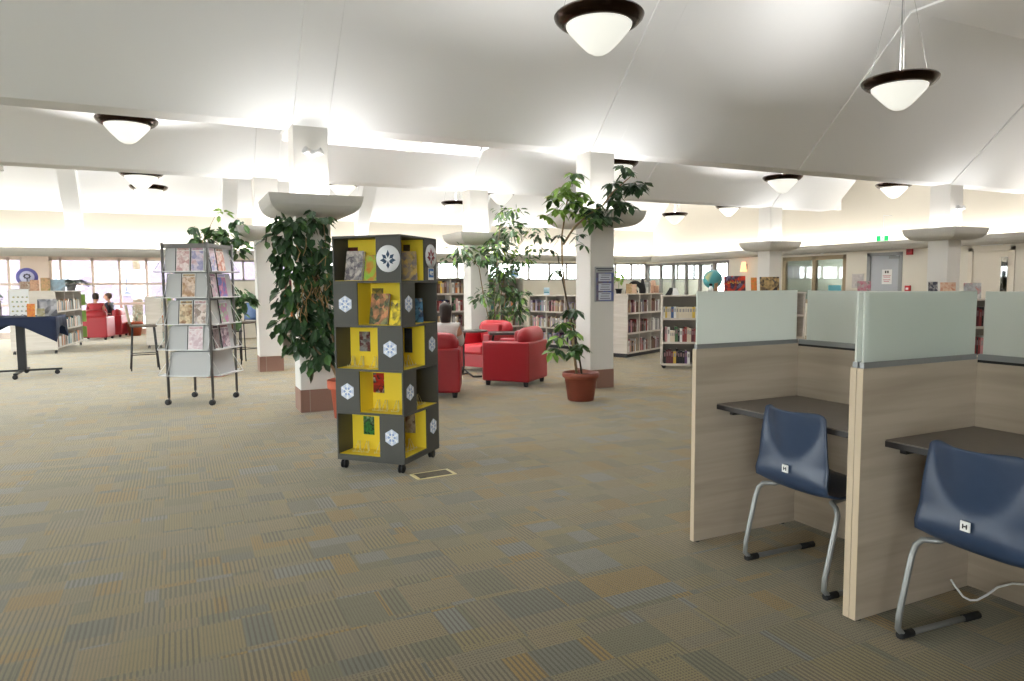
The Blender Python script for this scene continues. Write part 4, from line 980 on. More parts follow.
for q, (z, ya, yb) in enumerate([(1.62, 11.36, 11.57), (1.585, 11.38, 11.55), (1.52, 11.37, 11.56), (1.48, 11.40, 11.54)]): b.box(XE+.012, ya, z, XE+.0165, yb, z+.014)
b.obj('notice_text', mat('notice_red', (196, 110, 130), .6), nt_)
b = MB(); b.box(XE+.012, 11.42, 1.69, XE+.0165, 11.455, 1.75); b.box(XE+.012, 11.48, 1.69, XE+.0165, 11.515, 1.75); b.obj('notice_symbols', M['black'], nt_)
t = thing('poster_holder', 'clear acrylic holder with a faint print on the wall left of the grey door', 'poster', (XE, 12.25, 1.33), 0)
b = MB(); b.box(-.02, -.17, 0, -.004, .17, .36); b.obj('acrylic_case', mat('acrylic', (206, 200, 196), .2), t)
b = MB(); b.box(-.024, -.14, .03, -.0205, .14, .33); b.obj('print', CV('faint', [(214, 206, 202), (180, 172, 172), (222, 214, 208)], 8), t)
b = MB(); b.box(XE-.02, 8.8, 2.24, XE, 9.25, 2.29); tag(b.obj('door_plaque', M['white_pl'], bevel=.003), 'long white plaque above the cream door at the right', 'sign')
b = MB(); b.lathe([(0, 0), (.05, 0), (.045, -.03), (0, -.035)], (15.6, 13.2, 2.26), 16) ; tag(b.obj('smoke_detector', M['white_pl']), 'round white detector under the ledge above the office window', 'detector')
# wall lamp
t = thing('wall_lamp', 'peach glowing wall lamp left of the far right column', 'lamp', (XE, 16.15, 1.82), 0)
b = MB(); b.lathe([(.06, .30), (.10, .0), (.095, .0), (.055, .30)], (-.12, 0, 0), n=24); b.obj('lamp_shade', mat('lamp_shade_peach', (250, 190, 140), .6, em=(255, 200, 150), ems=1.0), t)
b = MB(); b.box(-.02, -.04, .08, 0, .04, .24); b.tube([(-.01, 0, .16), (-.12, 0, .16), (-.12, 0, .22)], .01, 6); b.obj('bracket', M['chrome'], t)
# floor box cover
t = thing('floor_box', 'brass framed carpet lid of a floor box in front of the yellow tower', 'floor outlet', (1.73, 5.00, 0), rad(4))
b = MB()
for a in ((-.16, -.085, .16, -.073), (-.16, .073, .16, .085), (-.16, -.085, -.135, .085), (.135, -.085, .16, .085)): b.box(a[0], a[1], .0, a[2], a[3], .006)
b.obj('frame', mat('brass_frame', (236, 224, 170), .4), t)
b = MB(); b.box(-.135, -.073, 0, .135, .073, .004); b.obj('carpet_lid', mat('lid_carpet', (120, 112, 96), .9, var=.3, scale=120), t)
b = MB(); b.box(-.13, -.07, .004, -.085, -.045, .007); b.obj('latch', M['black'], t)
# ================================================================== armchairs and side tables
def armchair(label, X, Y, rz):
    """tub chair facing local +x"""
    t = thing('armchair', label, 'armchair', (X, Y, 0), rz)
    w, d, aw = .76, .74, .15
    b = MB()
    # arms + back as a U-shaped shell
    out = [(-d/2, -w/2), (d/2, -w/2), (d/2, -w/2+aw), (-d/2+.2, -w/2+aw), (-d/2+.2, w/2-aw), (d/2, w/2-aw), (d/2, w/2), (-d/2, w/2)]
    b.prism([(x, y, .07) for x, y in out], (0, 0, .575)); b.obj('arm_shell', M['red'], t, bevel=.03, seg=4)
    R = []
    n = 14
    for f in (-1, -.985, -.94, -.86, -.7, -.35, 0, .35, .7, .86, .94, .985, 1):
        g = (1-max(0, (abs(f)-.6)/.4)**2.6*.80)
        R.append([Vector((-d/2+.125+.118*g*math.cos(2*PI*k/n), f*(w/2-.012), .70+.155*g*math.sin(2*PI*k/n))) for k in range(n)])
    b = MB(); b.rings(R); b.obj('headrest_roll', M['red'], t, sub=1)
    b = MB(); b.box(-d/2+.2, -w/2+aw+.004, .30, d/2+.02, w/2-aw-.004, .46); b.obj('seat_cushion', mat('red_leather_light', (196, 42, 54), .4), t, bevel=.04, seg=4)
    b = MB(); b.box(-d/2+.15, -w/2+.05, .08, d/2-.02, w/2-.05, .30); b.obj('seat_base', M['red'], t, bevel=.01)
    b = MB(); b.box(-d/2+.12, -w/2+aw+.006, .46, -d/2+.30, w/2-aw-.006, .80); b.obj('back_cushion', M['red'], t, bevel=.05, seg=4)
    for sx in (-1, 1):
        for sy in (-1, 1):
            b = MB(); b.lathe([(0, 0), (.03, 0), (.04, .075), (0, .075)], (sx*(d/2-.07), sy*(w/2-.07), 0), 12); b.obj('leg', M['black'], t)
    return t
def ang(x, y): return math.atan2(y, x)
armchair('red leather tub armchair seen from its side, nearest the tall potted tree', 4.50, 9.22, ang(-.65, .76))
armchair('red leather tub armchair facing the camera behind the dark tables', 4.80, 10.95, ang(-.9, -.42))
armchair('red leather tub armchair cut off by the yellow tower, person seated in it', 3.05, 8.78, ang(.4, .92))
armchair('far red armchair by the left windows with its back to the room', -2.08, 22.9, ang(.2, .95))
armchair('far red armchair by the left windows, right of the other one', -1.78, 24.02, ang(-.95, .2))
def ctable(label, X, Y, rz, w, d, z, round_=False):
    t = thing('side_table', label, 'table', (X, Y, 0), rz)
    b = MB()
    if round_: b.lathe([(0, z-.025), (w/2-.01, z-.025), (w/2, z-.015), (w/2, z), (0, z)], n=36, smooth=False)
    else: b.box(-w/2, -d/2, z-.035, w/2, d/2, z)
    b.obj('table_top', M['tabtop'], t, bevel=.004)
    b = MB(); b.tube([(-w/2+.08, 0, z-.03), (-w/2+.05, 0, z-.2), (-w/2+.05, 0, .15), (-w/2+.0, 0, .05), (-w/2-.06, 0, .016)], .016, 8); b.obj('curved_leg', M['black'], t)
    b = MB(); b.tube([(-w/2+.05, 0, .12), (-w/2+.12, -.18, .016), (-w/2+.25, -.24, .016)], .014, 8); b.tube([(-w/2+.05, 0, .12), (-w/2+.12, .18, .016), (-w/2+.25, .24, .016)], .014, 8); b.obj('foot', M['black'], t)
    return t
ctable('dark oval-edged side table left of the red armchairs', 4.28, 10.30, .1, .46, .46, .735, True)
ctable('dark rectangular side table standing over the right red armchair', 4.72, 9.92, -.35, .62, .42, .715)
# ================================================================== navy table at the left
t = thing('display_table', 'tall table under a navy cloth at the left edge', 'table', (-2.36, 13.95, 0), 0)
b = MB(); b.box(-.58, -.58, .955, .58, .58, .985); b.obj('table_top', M['tabtop'], t)
b = MB(); b.box(-.06, -.04, .09, .06, .04, .955); b.obj('column_leg', M['black'], t)
b = MB(); b.box(-.62, -.03, .075, .56, .03, .105); b.box(-.03, -.6, .075, .03, .45, .10); b.obj('base_bar', M['black'], t)
for x, y in ((.50, 0), (-.56, 0), (0, -.56), (0, .4)): caster(t, x, y, r=.038, H=.08)
b = MB(); n = 40; R = []
def cloth_pt(u, f):
    """u in 0..4 round the table edge, f 0 top edge .. 1 hem"""
    s_ = int(u) % 4; k = u-int(u); e = .60
    c = [(-e, -e), (e, -e), (e, e), (-e, e)]; a, d_ = c[s_], c[(s_+1) % 4]
    x = a[0]+(d_[0]-a[0])*k; y = a[1]+(d_[1]-a[1])*k
    drop = .14+.26*abs(2*k-1)**1.6+.02*math.sin(9*u)
    o = 1+.02*f+.015*f*math.sin(23*u)
    return Vector((x*o, y*o, .991-drop*f))
rings = [[cloth_pt(4*i/96, f) for i in range(96)] for f in (0, .15, .4, .7, 1)]
V = [[b.bm.verts.new(p) for p in r] for r in rings]
for A, B in zip(V, V[1:]):
    for k in range(96): f = b.bm.faces.new([A[k], A[(k+1) % 96], B[(k+1) % 96], B[k]]); f.smooth = True
b.bm.faces.new(V[0])
o = b.obj('tablecloth', M['navy']); o.location = (-2.38, 13.95, 0); tag(o, 'navy cloth draped in swags over the tall table at left', 'tablecloth')
sd = o.modifiers.new('thick', 'SOLIDIFY'); sd.thickness = .004; sd.offset = 1
TT = .996
t = thing('poster_stand', 'white card with rows of coloured dots on a wire stand', 'sign', (-2.30, 13.62, TT), 0)
b = MB(); b.prism([(-.13, 0, .02), (.13, 0, .02), (.13, .06, .45), (-.13, .06, .45)], (0, .006, 0)); b.obj('card', M['paper'], t)
b = MB()
dc = [(120, 150, 190), (200, 180, 120), (150, 180, 150), (190, 160, 190)]
for i in range(4):
    for j in range(4):
        z = .09+j*.075; b.lathe([(0, 0), (.016, 0), (0, .001)], n=10, mx=Matrix.Translation((-.09+i*.06+(j % 2)*.015, .0105*z/.075*1-.004, z)) @ Matrix.Rotation(PI/2, 4, 'X'))
b.obj('dots', cover_mat('dot_colours', dc, 14), t)
b = MB(); b.prism([(-.12, .053, .39), (.12, .053, .39), (.12, .058, .43), (-.12, .058, .43)], (0, .001, 0)); b.obj('heading', mat('dot_heading', (120, 150, 200), .5), t)
b = MB()
for s in (-.1, .1): b.tube([(s, -.04, .0), (s*.7, 0, .03), (s*.5, .08, .0)], .004, 5); b.tube([(s, -.04, .003), (s*.4, -.03, .04), (s*.1, -.04, .003)], .004, 5)
b.obj('wire_stand', M['black'], t)
faceout('small orange-yellow booklet on the navy cloth', -2.13, 13.52, TT, .11, .21, 0, CV('orangeyellow', [(236, 180, 40), (214, 110, 50), (240, 200, 70)], 9), d=.008)
faceout('grey picture frame with a dark figure on the navy cloth', -1.93, 13.7, TT, .27, .28, .1, CV('greyfig', [(96, 96, 100), (120, 122, 130), (200, 200, 206), (60, 60, 66)], 5), d=.02)
faceout('small pale card leaning before the grey picture on the navy cloth', -2.0, 13.55, TT, .11, .13, .1, CV('palecard', [(214, 210, 190), (170, 160, 120), (226, 224, 216)], 9), d=.006)
faceout('grey booklet at the far left of the navy cloth', -2.66, 13.6, TT, .16, .22, .1, CV('greybk', [(150, 140, 140), (110, 100, 100), (200, 196, 190)], 8), d=.01)
# ================================================================== bar chairs
def bar_chair(label, X, Y, rz, bm_, seat_z=.80):
    t = thing('bar_chair', label, 'chair', (X, Y, 0), rz)
    b = MB(); b.box(-.21, -.2, seat_z-.04, .21, .2, seat_z); b.obj('seat', mat('seat_grey_brown', (120, 108, 96), .7), t, bevel=.02, seg=3)
    R = []
    for f in range(7):
        z = seat_z+.02+f*.055; x = -.20-.03*math.sin(f/6*PI/2)-.02*f/6; hw = .19-.01*abs(f-3)/3*1.5
        R.append([(x-.012, -hw, z), (x+.012, -hw, z), (x+.0, 0, z), (x+.012, hw, z), (x-.012, hw, z), (x-.03, 0, z)])
    b = MB(); b.rings(R); b.obj('backrest', bm_, t)
    for sx in (-1, 1):
        for sy in (-1, 1):
            b = MB(); b.tube([(sx*.17, sy*.17, seat_z-.03), (sx*.22, sy*.2, 0.0)], .011, 8); b.obj('leg', M['black'], t)
    b = MB(); zf = .28; b.tube([(-.205, -.19, zf), (.205, -.19, zf), (.205, .19, zf), (-.205, .19, zf)], .009, 6, closed=True); b.obj('foot_rail', M['black'], t)
    b = MB()
    for sy in (-1, 1): b.tube([(-.17, sy*.15, seat_z-.03), (-.215, sy*.17, seat_z+.05)], .009, 6)
    b.obj('back_support', M['black'], t)
    return t
bar_chair('high chair with a beige back left of the magazine rack', -.55, 13.95, rad(5), mat('beige_back', (176, 160, 134), .6))
bar_chair('high chair with a blue back between magazine rack and white column', 1.12, 14.2, rad(215), mat('blue_back', (52, 84, 130), .5))
b = MB(); b.box(-.14, -.12, 0, .14, .12, .012); b.box(-.14, -.12, 0, -.128, .12, .13); b.box(.128, -.12, 0, .14, .12, .13); b.box(-.14, -.12, 0, .14, -.108, .13); b.box(-.14, .108, 0, .14, .12, .13)
o = b.obj('wooden_box', mat('brown_wood', (112, 76, 54), .6)); at(o, (.95, 14.85, .601)); tag(o, 'brown open wooden box on the low stool behind the rack', 'box')
t = thing('low_stool', 'small dark stool carrying the brown box behind the rack', 'stool', (.95, 14.85, 0), 0)
b = MB(); b.box(-.2, -.2, .57, .2, .2, .6); b.obj('seat', M['tabtop'], t)
for sx in (-1, 1):
    for sy in (-1, 1): b = MB(); b.tube([(sx*.17, sy*.17, .57), (sx*.18, sy*.18, 0)], .012, 6); b.obj('leg', M['black'], t)
# ================================================================== plants
def leafshape(b, base, d, nrm, L, W, droop=.25):
    """one folded pointed leaf, base point, direction d, normal nrm"""
    d = d.normalized(); s = d.cross(nrm); 
    if s.length < 1e-4: s = d.cross(Vector((1, 0, .3)))
    s.normalize(); n = s.cross(d).normalized()
    dn = Vector((0, 0, -1))
    def P(u, v, up): return base+d*(u*L)+s*(v*W)+n*(up*W)+dn*(droop*L*u*u)
    pts = [P(0, 0, 0), P(.25, .38, .12), P(.68, .46, .10), P(1, 0, 0), P(.68, -.46, .10), P(.25, -.38, .12), P(.35, 0, -.02), P(.72, 0, -.02)]
    V = [b.bm.verts.new(p) for p in pts]
    for f in ((0, 1, 6), (1, 2, 7, 6), (2, 3, 7), (0, 6, 5), (6, 7, 4, 5), (7, 3, 4)):
        q = b.bm.faces.new([V[i] for i in f]); q.material_index = b.mi; q.smooth = False
def rv():
    while True:
        v = Vector((random.uniform(-1, 1), random.uniform(-1, 1), random.uniform(-1, 1)))
        if .05 < v.length < 1: return v.normalized()
def blob(b, c, r, n, L, W, mats=(0,), hang=.4, flat=1.0):
    for _ in range(n):
        v = rv(); k = random.random()**.5
        p = Vector(c)+Vector((v.x*r[0], v.y*r[1], v.z*r[2]))*k
        d = (Vector((v.x, v.y, v.z*.4-hang))+rv()*.5).normalized()
        b.m(random.choice(mats)); leafshape(b, p, d, (Vector((0, 0, 1))+rv()*.6).normalized(), L*random.uniform(.7, 1.2), W*random.uniform(.75, 1.2))
def palmate(b, c, n, L, W, mats=(0,), tilt=None):
    c = Vector(c); ax = (Vector((0, 0, 1))+rv()*.45).normalized() if tilt is None else tilt
    u = ax.cross(Vector((1, .2, 0))).normalized(); w = ax.cross(u)
    m = random.choice(mats)
    for k in range(n):
        a = 2*PI*k/n+random.uniform(-.2, .2)
        d = (u*math.cos(a)+w*math.sin(a)+ax*-.25).normalized(); b.m(m)
        leafshape(b, c+d*.02, d, ax, L*random.uniform(.8, 1.15), W, .35)
def pot(t, r0, r1, H, m, rim=.06):
    b = MB(); b.lathe([(0, 0), (r0, 0), (r0+(r1-r0)*.75, H-rim), (r1, H-rim), (r1+.012, H-rim*.5), (r1+.008, H), (r1-.02, H), (r1-.03, H-.05), (0, H-.05)], n=40); b.obj('pot', m, t)
    b = MB(); b.lathe([(0, H-.035), (r1-.032, H-.04)], n=24); b.obj('soil', M['soil'], t)
# tall umbrella tree by the middle column (pot centre 4.57, 7.48)
PX, PY = 4.56, 7.46
t = thing('potted_umbrella_tree', 'tall umbrella tree in a brown plastic pot before the middle column', 'plant', (PX, PY, 0), 0)
b = MB(); b.lathe([(0, 0), (.155, 0), (.165, .01), (.195, .235), (.200, .24), (.202, .285), (.222, .29), (.232, .30), (.236, .33), (.228, .355), (.205, .358), (.198, .31), (0, .31)], n=48); b.obj('pot', M['brownpot'], t)
b = MB(); b.lathe([(0, .318), (.196, .314)], n=24); b.obj('soil', M['soil'], t)
o_ = Vector((PX, PY, 0))
def rel(pts): return [(p[0]-PX, p[1]-PY, p[2]) for p in pts]
b = MB(); b.tube(rel([(4.53, 7.5, .30), (4.47, 7.5, .7), (4.42, 7.5, 1.05), (4.35, 7.5, 1.4), (4.315, 7.5, 1.75), (4.31, 7.5, 2.05), (4.34, 7.48, 2.3), (4.36, 7.45, 2.5)]), [.018, .016, .014, .013, .012, .011, .009, .006], 8)
b.tube(rel([(4.33, 7.5, 1.95), (4.45, 7.45, 2.15), (4.62, 7.42, 2.3), (4.85, 7.4, 2.45), (5.0, 7.4, 2.62), (5.25, 7.38, 2.82)]), [.014, .013, .012, .011, .01, .006], 8)
b.obj('trunk', M['bark'], t)
b = MB(); b.tube(rel([(4.58, 7.46, .30), (4.50, 7.46, .75), (4.36, 7.46, 1.25), (4.27, 7.46, 1.62), (4.22, 7.46, 1.85)]), [.013, .012, .010, .009, .006], 8)
b.obj('second_stem', M['barkd'], t)
mL = [M['leafd'], M['leafm'], M['leafl']]
b = MB(); st = MB()
def spray(pts, n, L, W, mats, hub=None, spread=.16):
    for (x, z, y) in pts:
        for _ in range(n):
            c = Vector((x+random.uniform(-spread, spread), y+random.uniform(-spread, spread), z+random.uniform(-spread, spread)*.8))-Vector((PX, PY, 0))
            palmate(b, c, random.choice((5, 6, 7)), L, W, mats)
            if hub:
                h_ = Vector(hub)-Vector((PX, PY, 0)); st.tube([h_+(c-h_)*.45+Vector((0, 0, .03)), c], .003, 4)
spray([(4.18, 2.36, 7.45), (4.32, 2.60, 7.5), (4.55, 2.58, 7.5), (4.45, 2.40, 7.4), (4.6, 2.38, 7.5), (4.22, 2.55, 7.5), (4.45, 2.75, 7.5)], 3, .14, .078, (1, 2, 2, 2), (4.36, 7.45, 2.45), .09)
spray([(4.78, 2.42, 7.4), (4.95, 2.55, 7.4), (4.72, 2.28, 7.35), (4.88, 2.28, 7.4), (5.12, 2.42, 7.38), (5.05, 2.7, 7.4), (5.28, 2.75, 7.4), (5.12, 2.88, 7.4), (5.38, 2.68, 7.35)], 3, .15, .084, (0, 0, 0, 1), (5.0, 7.4, 2.6), .08)
spray([(4.18, 2.05, 7.45), (4.15, 1.9, 7.45), (4.48, 2.02, 7.4), (4.55, 1.9, 7.4)], 1, .12, .05, (0, 1), (4.33, 7.48, 2.05), .06)
spray([(4.22, 1.62, 7.46)], 1, .16, .06, (0, 1), None, .02)
spray([(4.18, 1.02, 7.3), (4.35, 1.12, 7.3), (4.15, .82, 7.3), (4.32, .85, 7.25), (4.10, .66, 7.3), (4.34, .62, 7.25), (4.42, .72, 7.25)], 2, .14, .078, (1, 1, 2, 0), (4.47, 7.45, .75), .05)
b.obj('foliage', mL, t); st.obj('leaf_stalks', M['leafm'], t)['kind'] = 'stuff'
# dark climbing plant on the near column
PX2, PY2 = 1.68, 7.70
t = thing('potted_fig_tree', 'dark-leaved potted plant climbing the near white column', 'plant', (PX2, PY2, 0), 0)
b = MB(); b.lathe([(0, 0), (.15, 0), (.185, .32), (.21, .325), (.222, .34), (.222, .42), (.205, .425), (.19, .36), (0, .36)], n=40); b.obj('pot', M['terra'], t)
b = MB(); b.lathe([(0, .37), (.188, .365)], n=24); b.obj('soil', M['soil'], t)
for k, (dx, top, lean) in enumerate([(-.05, 2.15, -.32), (.02, 2.2, -.22), (-.08, 1.5, -.45), (.05, 1.8, -.12), (-.02, 1.2, -.55)]):
    b = MB(); b.tube([(dx, 0, .36), (dx+lean*.3, .05, .36+(top-.36)*.3), (dx+lean*.8, .1, .36+(top-.36)*.65), (dx+lean, .1, top)], [.014, .012, .01, .005], 6); b.obj('stem', M['bark'], t)
b = MB()
for (x, z, rx, rz_, n) in [(1.18, 2.12, .22, .10, 60), (1.40, 2.18, .14, .1, 34), (1.12, 1.9, .20, .16, 55), (1.42, 1.88, .16, .18, 40), (1.20, 1.62, .24, .16, 70), (1.45, 1.55, .16, .2, 50), (1.15, 1.36, .22, .14, 64), (1.42, 1.25, .18, .16, 56), (1.18, 1.10, .26, .12, 74), (1.4, .98, .2, .14, 70), (1.24, .84, .20, .10, 50), (1.45, .76, .14, .12, 44), (.99, 1.02, .07, .10, 10), (1.35, .62, .14, .08, 14), (1.6, 1.6, .08, .4, 40), (1.58, 1.0, .1, .3, 40)]:
    blob(b, (x-PX2, 7.80-PY2, z), (rx, .13, rz_), int(n*1.05), .12, .085, (0, 0, 0, 0, 1), .7)
for (x, z, n) in [(1.06, 2.16, 16), (.92, 1.95, 5), (1.0, 1.75, 14)]: blob(b, (x-PX2, 7.85-PY2, z), (.1, .1, .1), n, .12, .08, (0, 1), .8)
b.obj('foliage', [M['leafd'], M['leafm']], t)
b = MB()
for k in range(26):
    x = random.uniform(1.15, 1.5); z = random.choice((1.45, 1.5, 1.95, 1.3)) + random.uniform(-.08, .08)
    b.tube([(x-PX2, -.02, z), (x-PX2+random.uniform(-.06, .06), -.04, z-.1), (x-PX2+random.uniform(-.06, .06), -.03, z-.2)], .004, 4)
b.obj('dry_stalks', mat('dry_stalk', (176, 142, 98), .8), t)
# airy grey-green plant behind the armchairs
PX3, PY3 = 5.42, 11.9
t = thing('leafy_office_plant', 'tall airy grey-green plant behind the red armchairs', 'plant', (PX3, PY3, 0), 0)
pot(t, .16, .21, .35, M['brownpot'])
for k, pts in enumerate([[(0, 0, .3), (-.05, 0, 1.2), (.05, 0, 2.2), (.12, 0, 2.9)], [(0.03, 0, .3), (.2, 0, 1.3), (.35, 0, 2.0), (.6, 0, 2.35)], [(-.03, 0, .3), (-.25, 0, 1.2), (-.35, 0, 1.8), (-.75, 0, 2.15)], [(0, .05, .3), (.1, .05, 1.2), (.25, 0, 1.9), (.75, 0, 2.6)]]):
    b = MB(); b.tube(pts, [.012, .01, .008, .004], 6); b.obj('stem', M['bark'], t)
b = MB()
for (x, z, rx, rz_, n) in [(5.45, 2.15, .35, .22, 80), (5.75, 2.5, .30, .22, 55), (5.55, 2.82, .22, .1, 14), (5.1, 2.0, .3, .2, 40), (4.72, 2.1, .28, .12, 26), (4.62, 1.92, .22, .1, 16), (5.6, 1.75, .32, .22, 80), (5.95, 1.95, .3, .16, 30), (6.3, 2.45, .24, .12, 18), (6.25, 2.15, .25, .08, 14), (5.5, 1.35, .3, .2, 60), (5.15, 1.25, .2, .18, 24), (5.85, 1.3, .22, .2, 36), (5.85, .95, .2, .16, 36), (5.45, .95, .2, .14, 24), (5.8, 2.85, .3, .06, 14)]:
    blob(b, (x-PX3, 0, z), (rx, .28, rz_), int(n*1.7), .13, .065, (0, 0, 0, 1, 2), .4)
b.obj('foliage', [M['leaff'], M['leafm'], M['leafl']], t)
# plant beside the second left column, behind the rack
PX4, PY4 = .52, 12.3
t = thing('climbing_plant', 'green climbing plant behind the magazine rack beside the column', 'plant', (PX4, PY4, 0), 0)
pot(t, .15, .2, .34, M['terra'])
for pts in ([(0, 0, .3), (-.1, 0, 1.3), (-.1, 0, 2.2), (.1, 0, 2.6)], [(.02, 0, .3), (.1, 0, 1.2), (.12, 0, 1.9), (.15, 0, 2.4)]):
    b = MB(); b.tube(pts, [.014, .012, .008, .004], 6); b.obj('stem', M['bark'], t)
b = MB()
for (x, z, rx, rz_, n) in [(.62, 2.35, .12, .12, 18), (.78, 2.3, .16, .14, 34), (.95, 2.1, .14, .18, 36), (.98, 2.5, .12, .12, 14), (.4, 2.22, .2, .06, 22), (.32, 2.38, .1, .1, 8), (.98, 1.28, .18, .16, 60), (.75, 1.3, .18, .22, 50), (.9, 1.0, .14, .12, 20)]:
    blob(b, (x-PX4, 0, z), (rx, .15, rz_), int(n*1.0), .14, .11, (0, 1, 1), .5)
blob(b, (.2, 0, 2.64), (.12, .1, .05), 9, .12, .08, (2,), .2)
b.obj('foliage', [M['leafd'], M['leafm'], M['leafl']], t)
# small plant on the left case, planter by the windows, sprig right of the middle column
t = thing('trailing_plant', 'dark trailing plant on top of the left white bookcase', 'plant', (-2.22, 19.3, 1.401), 0)
pot(t, .08, .11, .15, M['rackpanel2'], .03)
b = MB()
for k in range(26):
    a = random.uniform(0, 2*PI); L_ = random.uniform(.2, .5); 
    pts = [Vector((0, 0, .14)), Vector((math.cos(a)*L_*.3, math.sin(a)*L_*.3, .34)), Vector((math.cos(a)*L_*.8, math.sin(a)*L_*.8, .28-L_*.35))]
    for q in range(6):
        f = q/5; p = pts[0]*(1-f)**2+pts[1]*2*f*(1-f)+pts[2]*f*f; leafshape(b, p, Vector((math.cos(a+random.uniform(-.8, .8)), math.sin(a), random.uniform(-.3, .4))), Vector((0, 0, 1)), .14, .06)
b.obj('foliage', M['leafd'], t)
t = thing('window_planter', 'orange planter with thin plant on the floor by the left windows', 'plant', (-1.18, 24.1, 0), 0)
pot(t, .16, .24, .42, M['terra'])
b = MB(); blob(b, (0, 0, .65), (.22, .2, .25), 50, .16, .03, (0,), -.2); b.obj('foliage', [M['leaff']], t)
t = thing('potted_sprig', 'light green sprig in a small dark pot beside the notice column', 'plant', (7.96, 11.58, 1.2705), 0)
pot(t, .05, .065, .10, M['black'], .02)
b = MB(); b.tube([(0, 0, .08), (.0, 0, .3)], .005, 5); b.obj('stem', M['leafl'], t)
b = MB(); blob(b, (0, 0, .36), (.10, .1, .13), 50, .09, .05, (0,), .2); b.obj('foliage', [mat('bright_leaf', (150, 186, 84), .45)], t)
t = thing('tabletop_plant', 'small green plant in a grey box at the far left of the navy table', 'plant', (-2.78, 14.1, .996), 0)
b = MB(); b.box(-.14, -.1, 0, .14, .1, .26); b.obj('planter_box', mat('taupe_box', (150, 134, 126), .6), t, bevel=.01)
b = MB(); blob(b, (0, 0, .32), (.15, .1, .08), 50, .09, .045, (0,), .1); b.obj('foliage', [M['leafm']], t)
# ================================================================== people
def skin_mesh(name, verts, edges, radii, m, parent, sub=2):
    me = bpy.data.meshes.new(name); me.from_pydata([Vector(v) for v in verts], edges, []); me.update()
    o = bpy.data.objects.new(name, me); C.objects.link(o); o.parent = parent
    sk = o.modifiers.new('skin', 'SKIN'); sk.use_smooth_shade = True
    lay = me.skin_vertices[0] if len(me.skin_vertices) else None
    if lay is None:
        bm = bmesh.new(); bm.from_mesh(me); bm.verts.layers.skin.verify(); bm.to_mesh(me); bm.free(); lay = me.skin_vertices[0]
    for i, r in enumerate(radii): lay.data[i].radius = (r, r) if not isinstance(r, tuple) else r
    lay.data[0].use_root = True
    s = o.modifiers.new('sub', 'SUBSURF'); s.levels = sub; s.render_levels = sub
    me.materials.append(m); return o
def seated(label, X, Y, rz, shirt, pants, hairm, look=0.0, hair_long=False):
    """seated person facing local +x, seat height .46"""
    t = thing('person', label, 'person', (X, Y, 0), rz)
    V = [(0, 0, .56), (-.02, 0, .74), (-.04, 0, .92), (-.04, 0, 1.02), (-.02, 0, 1.08),
         (-.03, .17, .97), (.02, .23, .74), (.22, .16, .66), (.31, .13, .66),
         (-.03, -.17, .97), (.02, -.23, .74), (.22, -.16, .66), (.31, -.13, .66),
         (.02, .10, .54), (.44, .12, .54), (.46, .12, .10), (.56, .12, .04),
         (.02, -.10, .54), (.44, -.12, .54), (.46, -.12, .10), (.56, -.12, .04)]
    E = [(0, 1), (1, 2), (2, 3), (3, 4), (2, 5), (5, 6), (6, 7), (7, 8), (2, 9), (9, 10), (10, 11), (11, 12), (0, 13), (13, 14), (14, 15), (15, 16), (0, 17), (17, 18), (18, 19), (19, 20)]
    Rr = [.13, .125, .12, .055, .05, .06, .045, .034, .028, .06, .045, .034, .028, .085, .06, .04, .035, .085, .06, .04, .035]
    skin_mesh('body', V, E, Rr, M['skin'], t)
    # clothing slightly larger than the body
    skin_mesh('shirt', V[:4]+[V[5], V[6], V[7], V[9], V[10], V[11]], [(0, 1), (1, 2), (2, 3), (2, 4), (4, 5), (5, 6), (2, 7), (7, 8), (8, 9)], [.15, .145, .14, .062, .075, .058, .045, .075, .058, .045], shirt, t)
    skin_mesh('trousers', [V[0]]+V[13:16]+V[17:20], [(0, 1), (1, 2), (2, 3), (0, 4), (4, 5), (5, 6)], [.145, .10, .074, .052, .10, .074, .052], pants, t)
    H = Matrix.Translation((0, 0, 1.19)) @ Matrix.Rotation(look, 4, 'Z')
    b = MB(); n = 20; R = []
    prof = [(-.115, .035, .04), (-.10, .055, .055), (-.06, .068, .078), (-.02, .074, .09), (.03, .077, .098), (.07, .07, .09), (.10, .048, .062), (.118, .015, .02)]
    for z, ry, rx in prof: R.append([H @ Vector((.005+rx*math.cos(2*PI*k/n)*(1.0), ry*math.sin(2*PI*k/n), z)) for k in range(n)])
    b.rings(R); hd = b.obj('head', M['skin'], t)
    b = MB(); b.prism([H @ Vector(p) for p in [(.085, -.012, -.03), (.085, .012, -.03), (.09, 0, .02)]], H.to_3x3() @ Vector((.03, 0, -.012))); b.obj('nose', M['skin'], hd)
    b = MB()
    for s in (-1, 1): b.lathe([(0, -.009), (.009, 0), (0, .009)], n=8, mx=H @ Matrix.Translation((.092, s*.032, .012)))
    b.box(.088, -.022, -.062, .093, .022, -.054, H); b.obj('eyes_and_mouth', M['hair'], hd)
    for s in (-1, 1): b = MB(); b.lathe([(0, -.022), (.013, -.01), (.013, .012), (0, .024)], n=8, mx=H @ Matrix.Translation((0, s*.078, 0))); b.obj('ear', M['skin'], hd)
    b = MB(); R = []
    zs = [-.16 if hair_long else -.05, -.06 if hair_long else -.02, .0, .05, .09, .12, .135]
    rs = [.075, .09, .098, .10, .088, .055, .015]
    for z, r in zip(zs, rs): R.append([H @ Vector((-.022+(r*1.02*math.cos(a) if math.cos(a) < 0 or z > .045 else r*.35*math.cos(a)), r*.92*math.sin(a), z)) for a in [2*PI*k/n for k in range(n)]])
    b.rings(R); b.obj('hair', hairm, t)
    return t
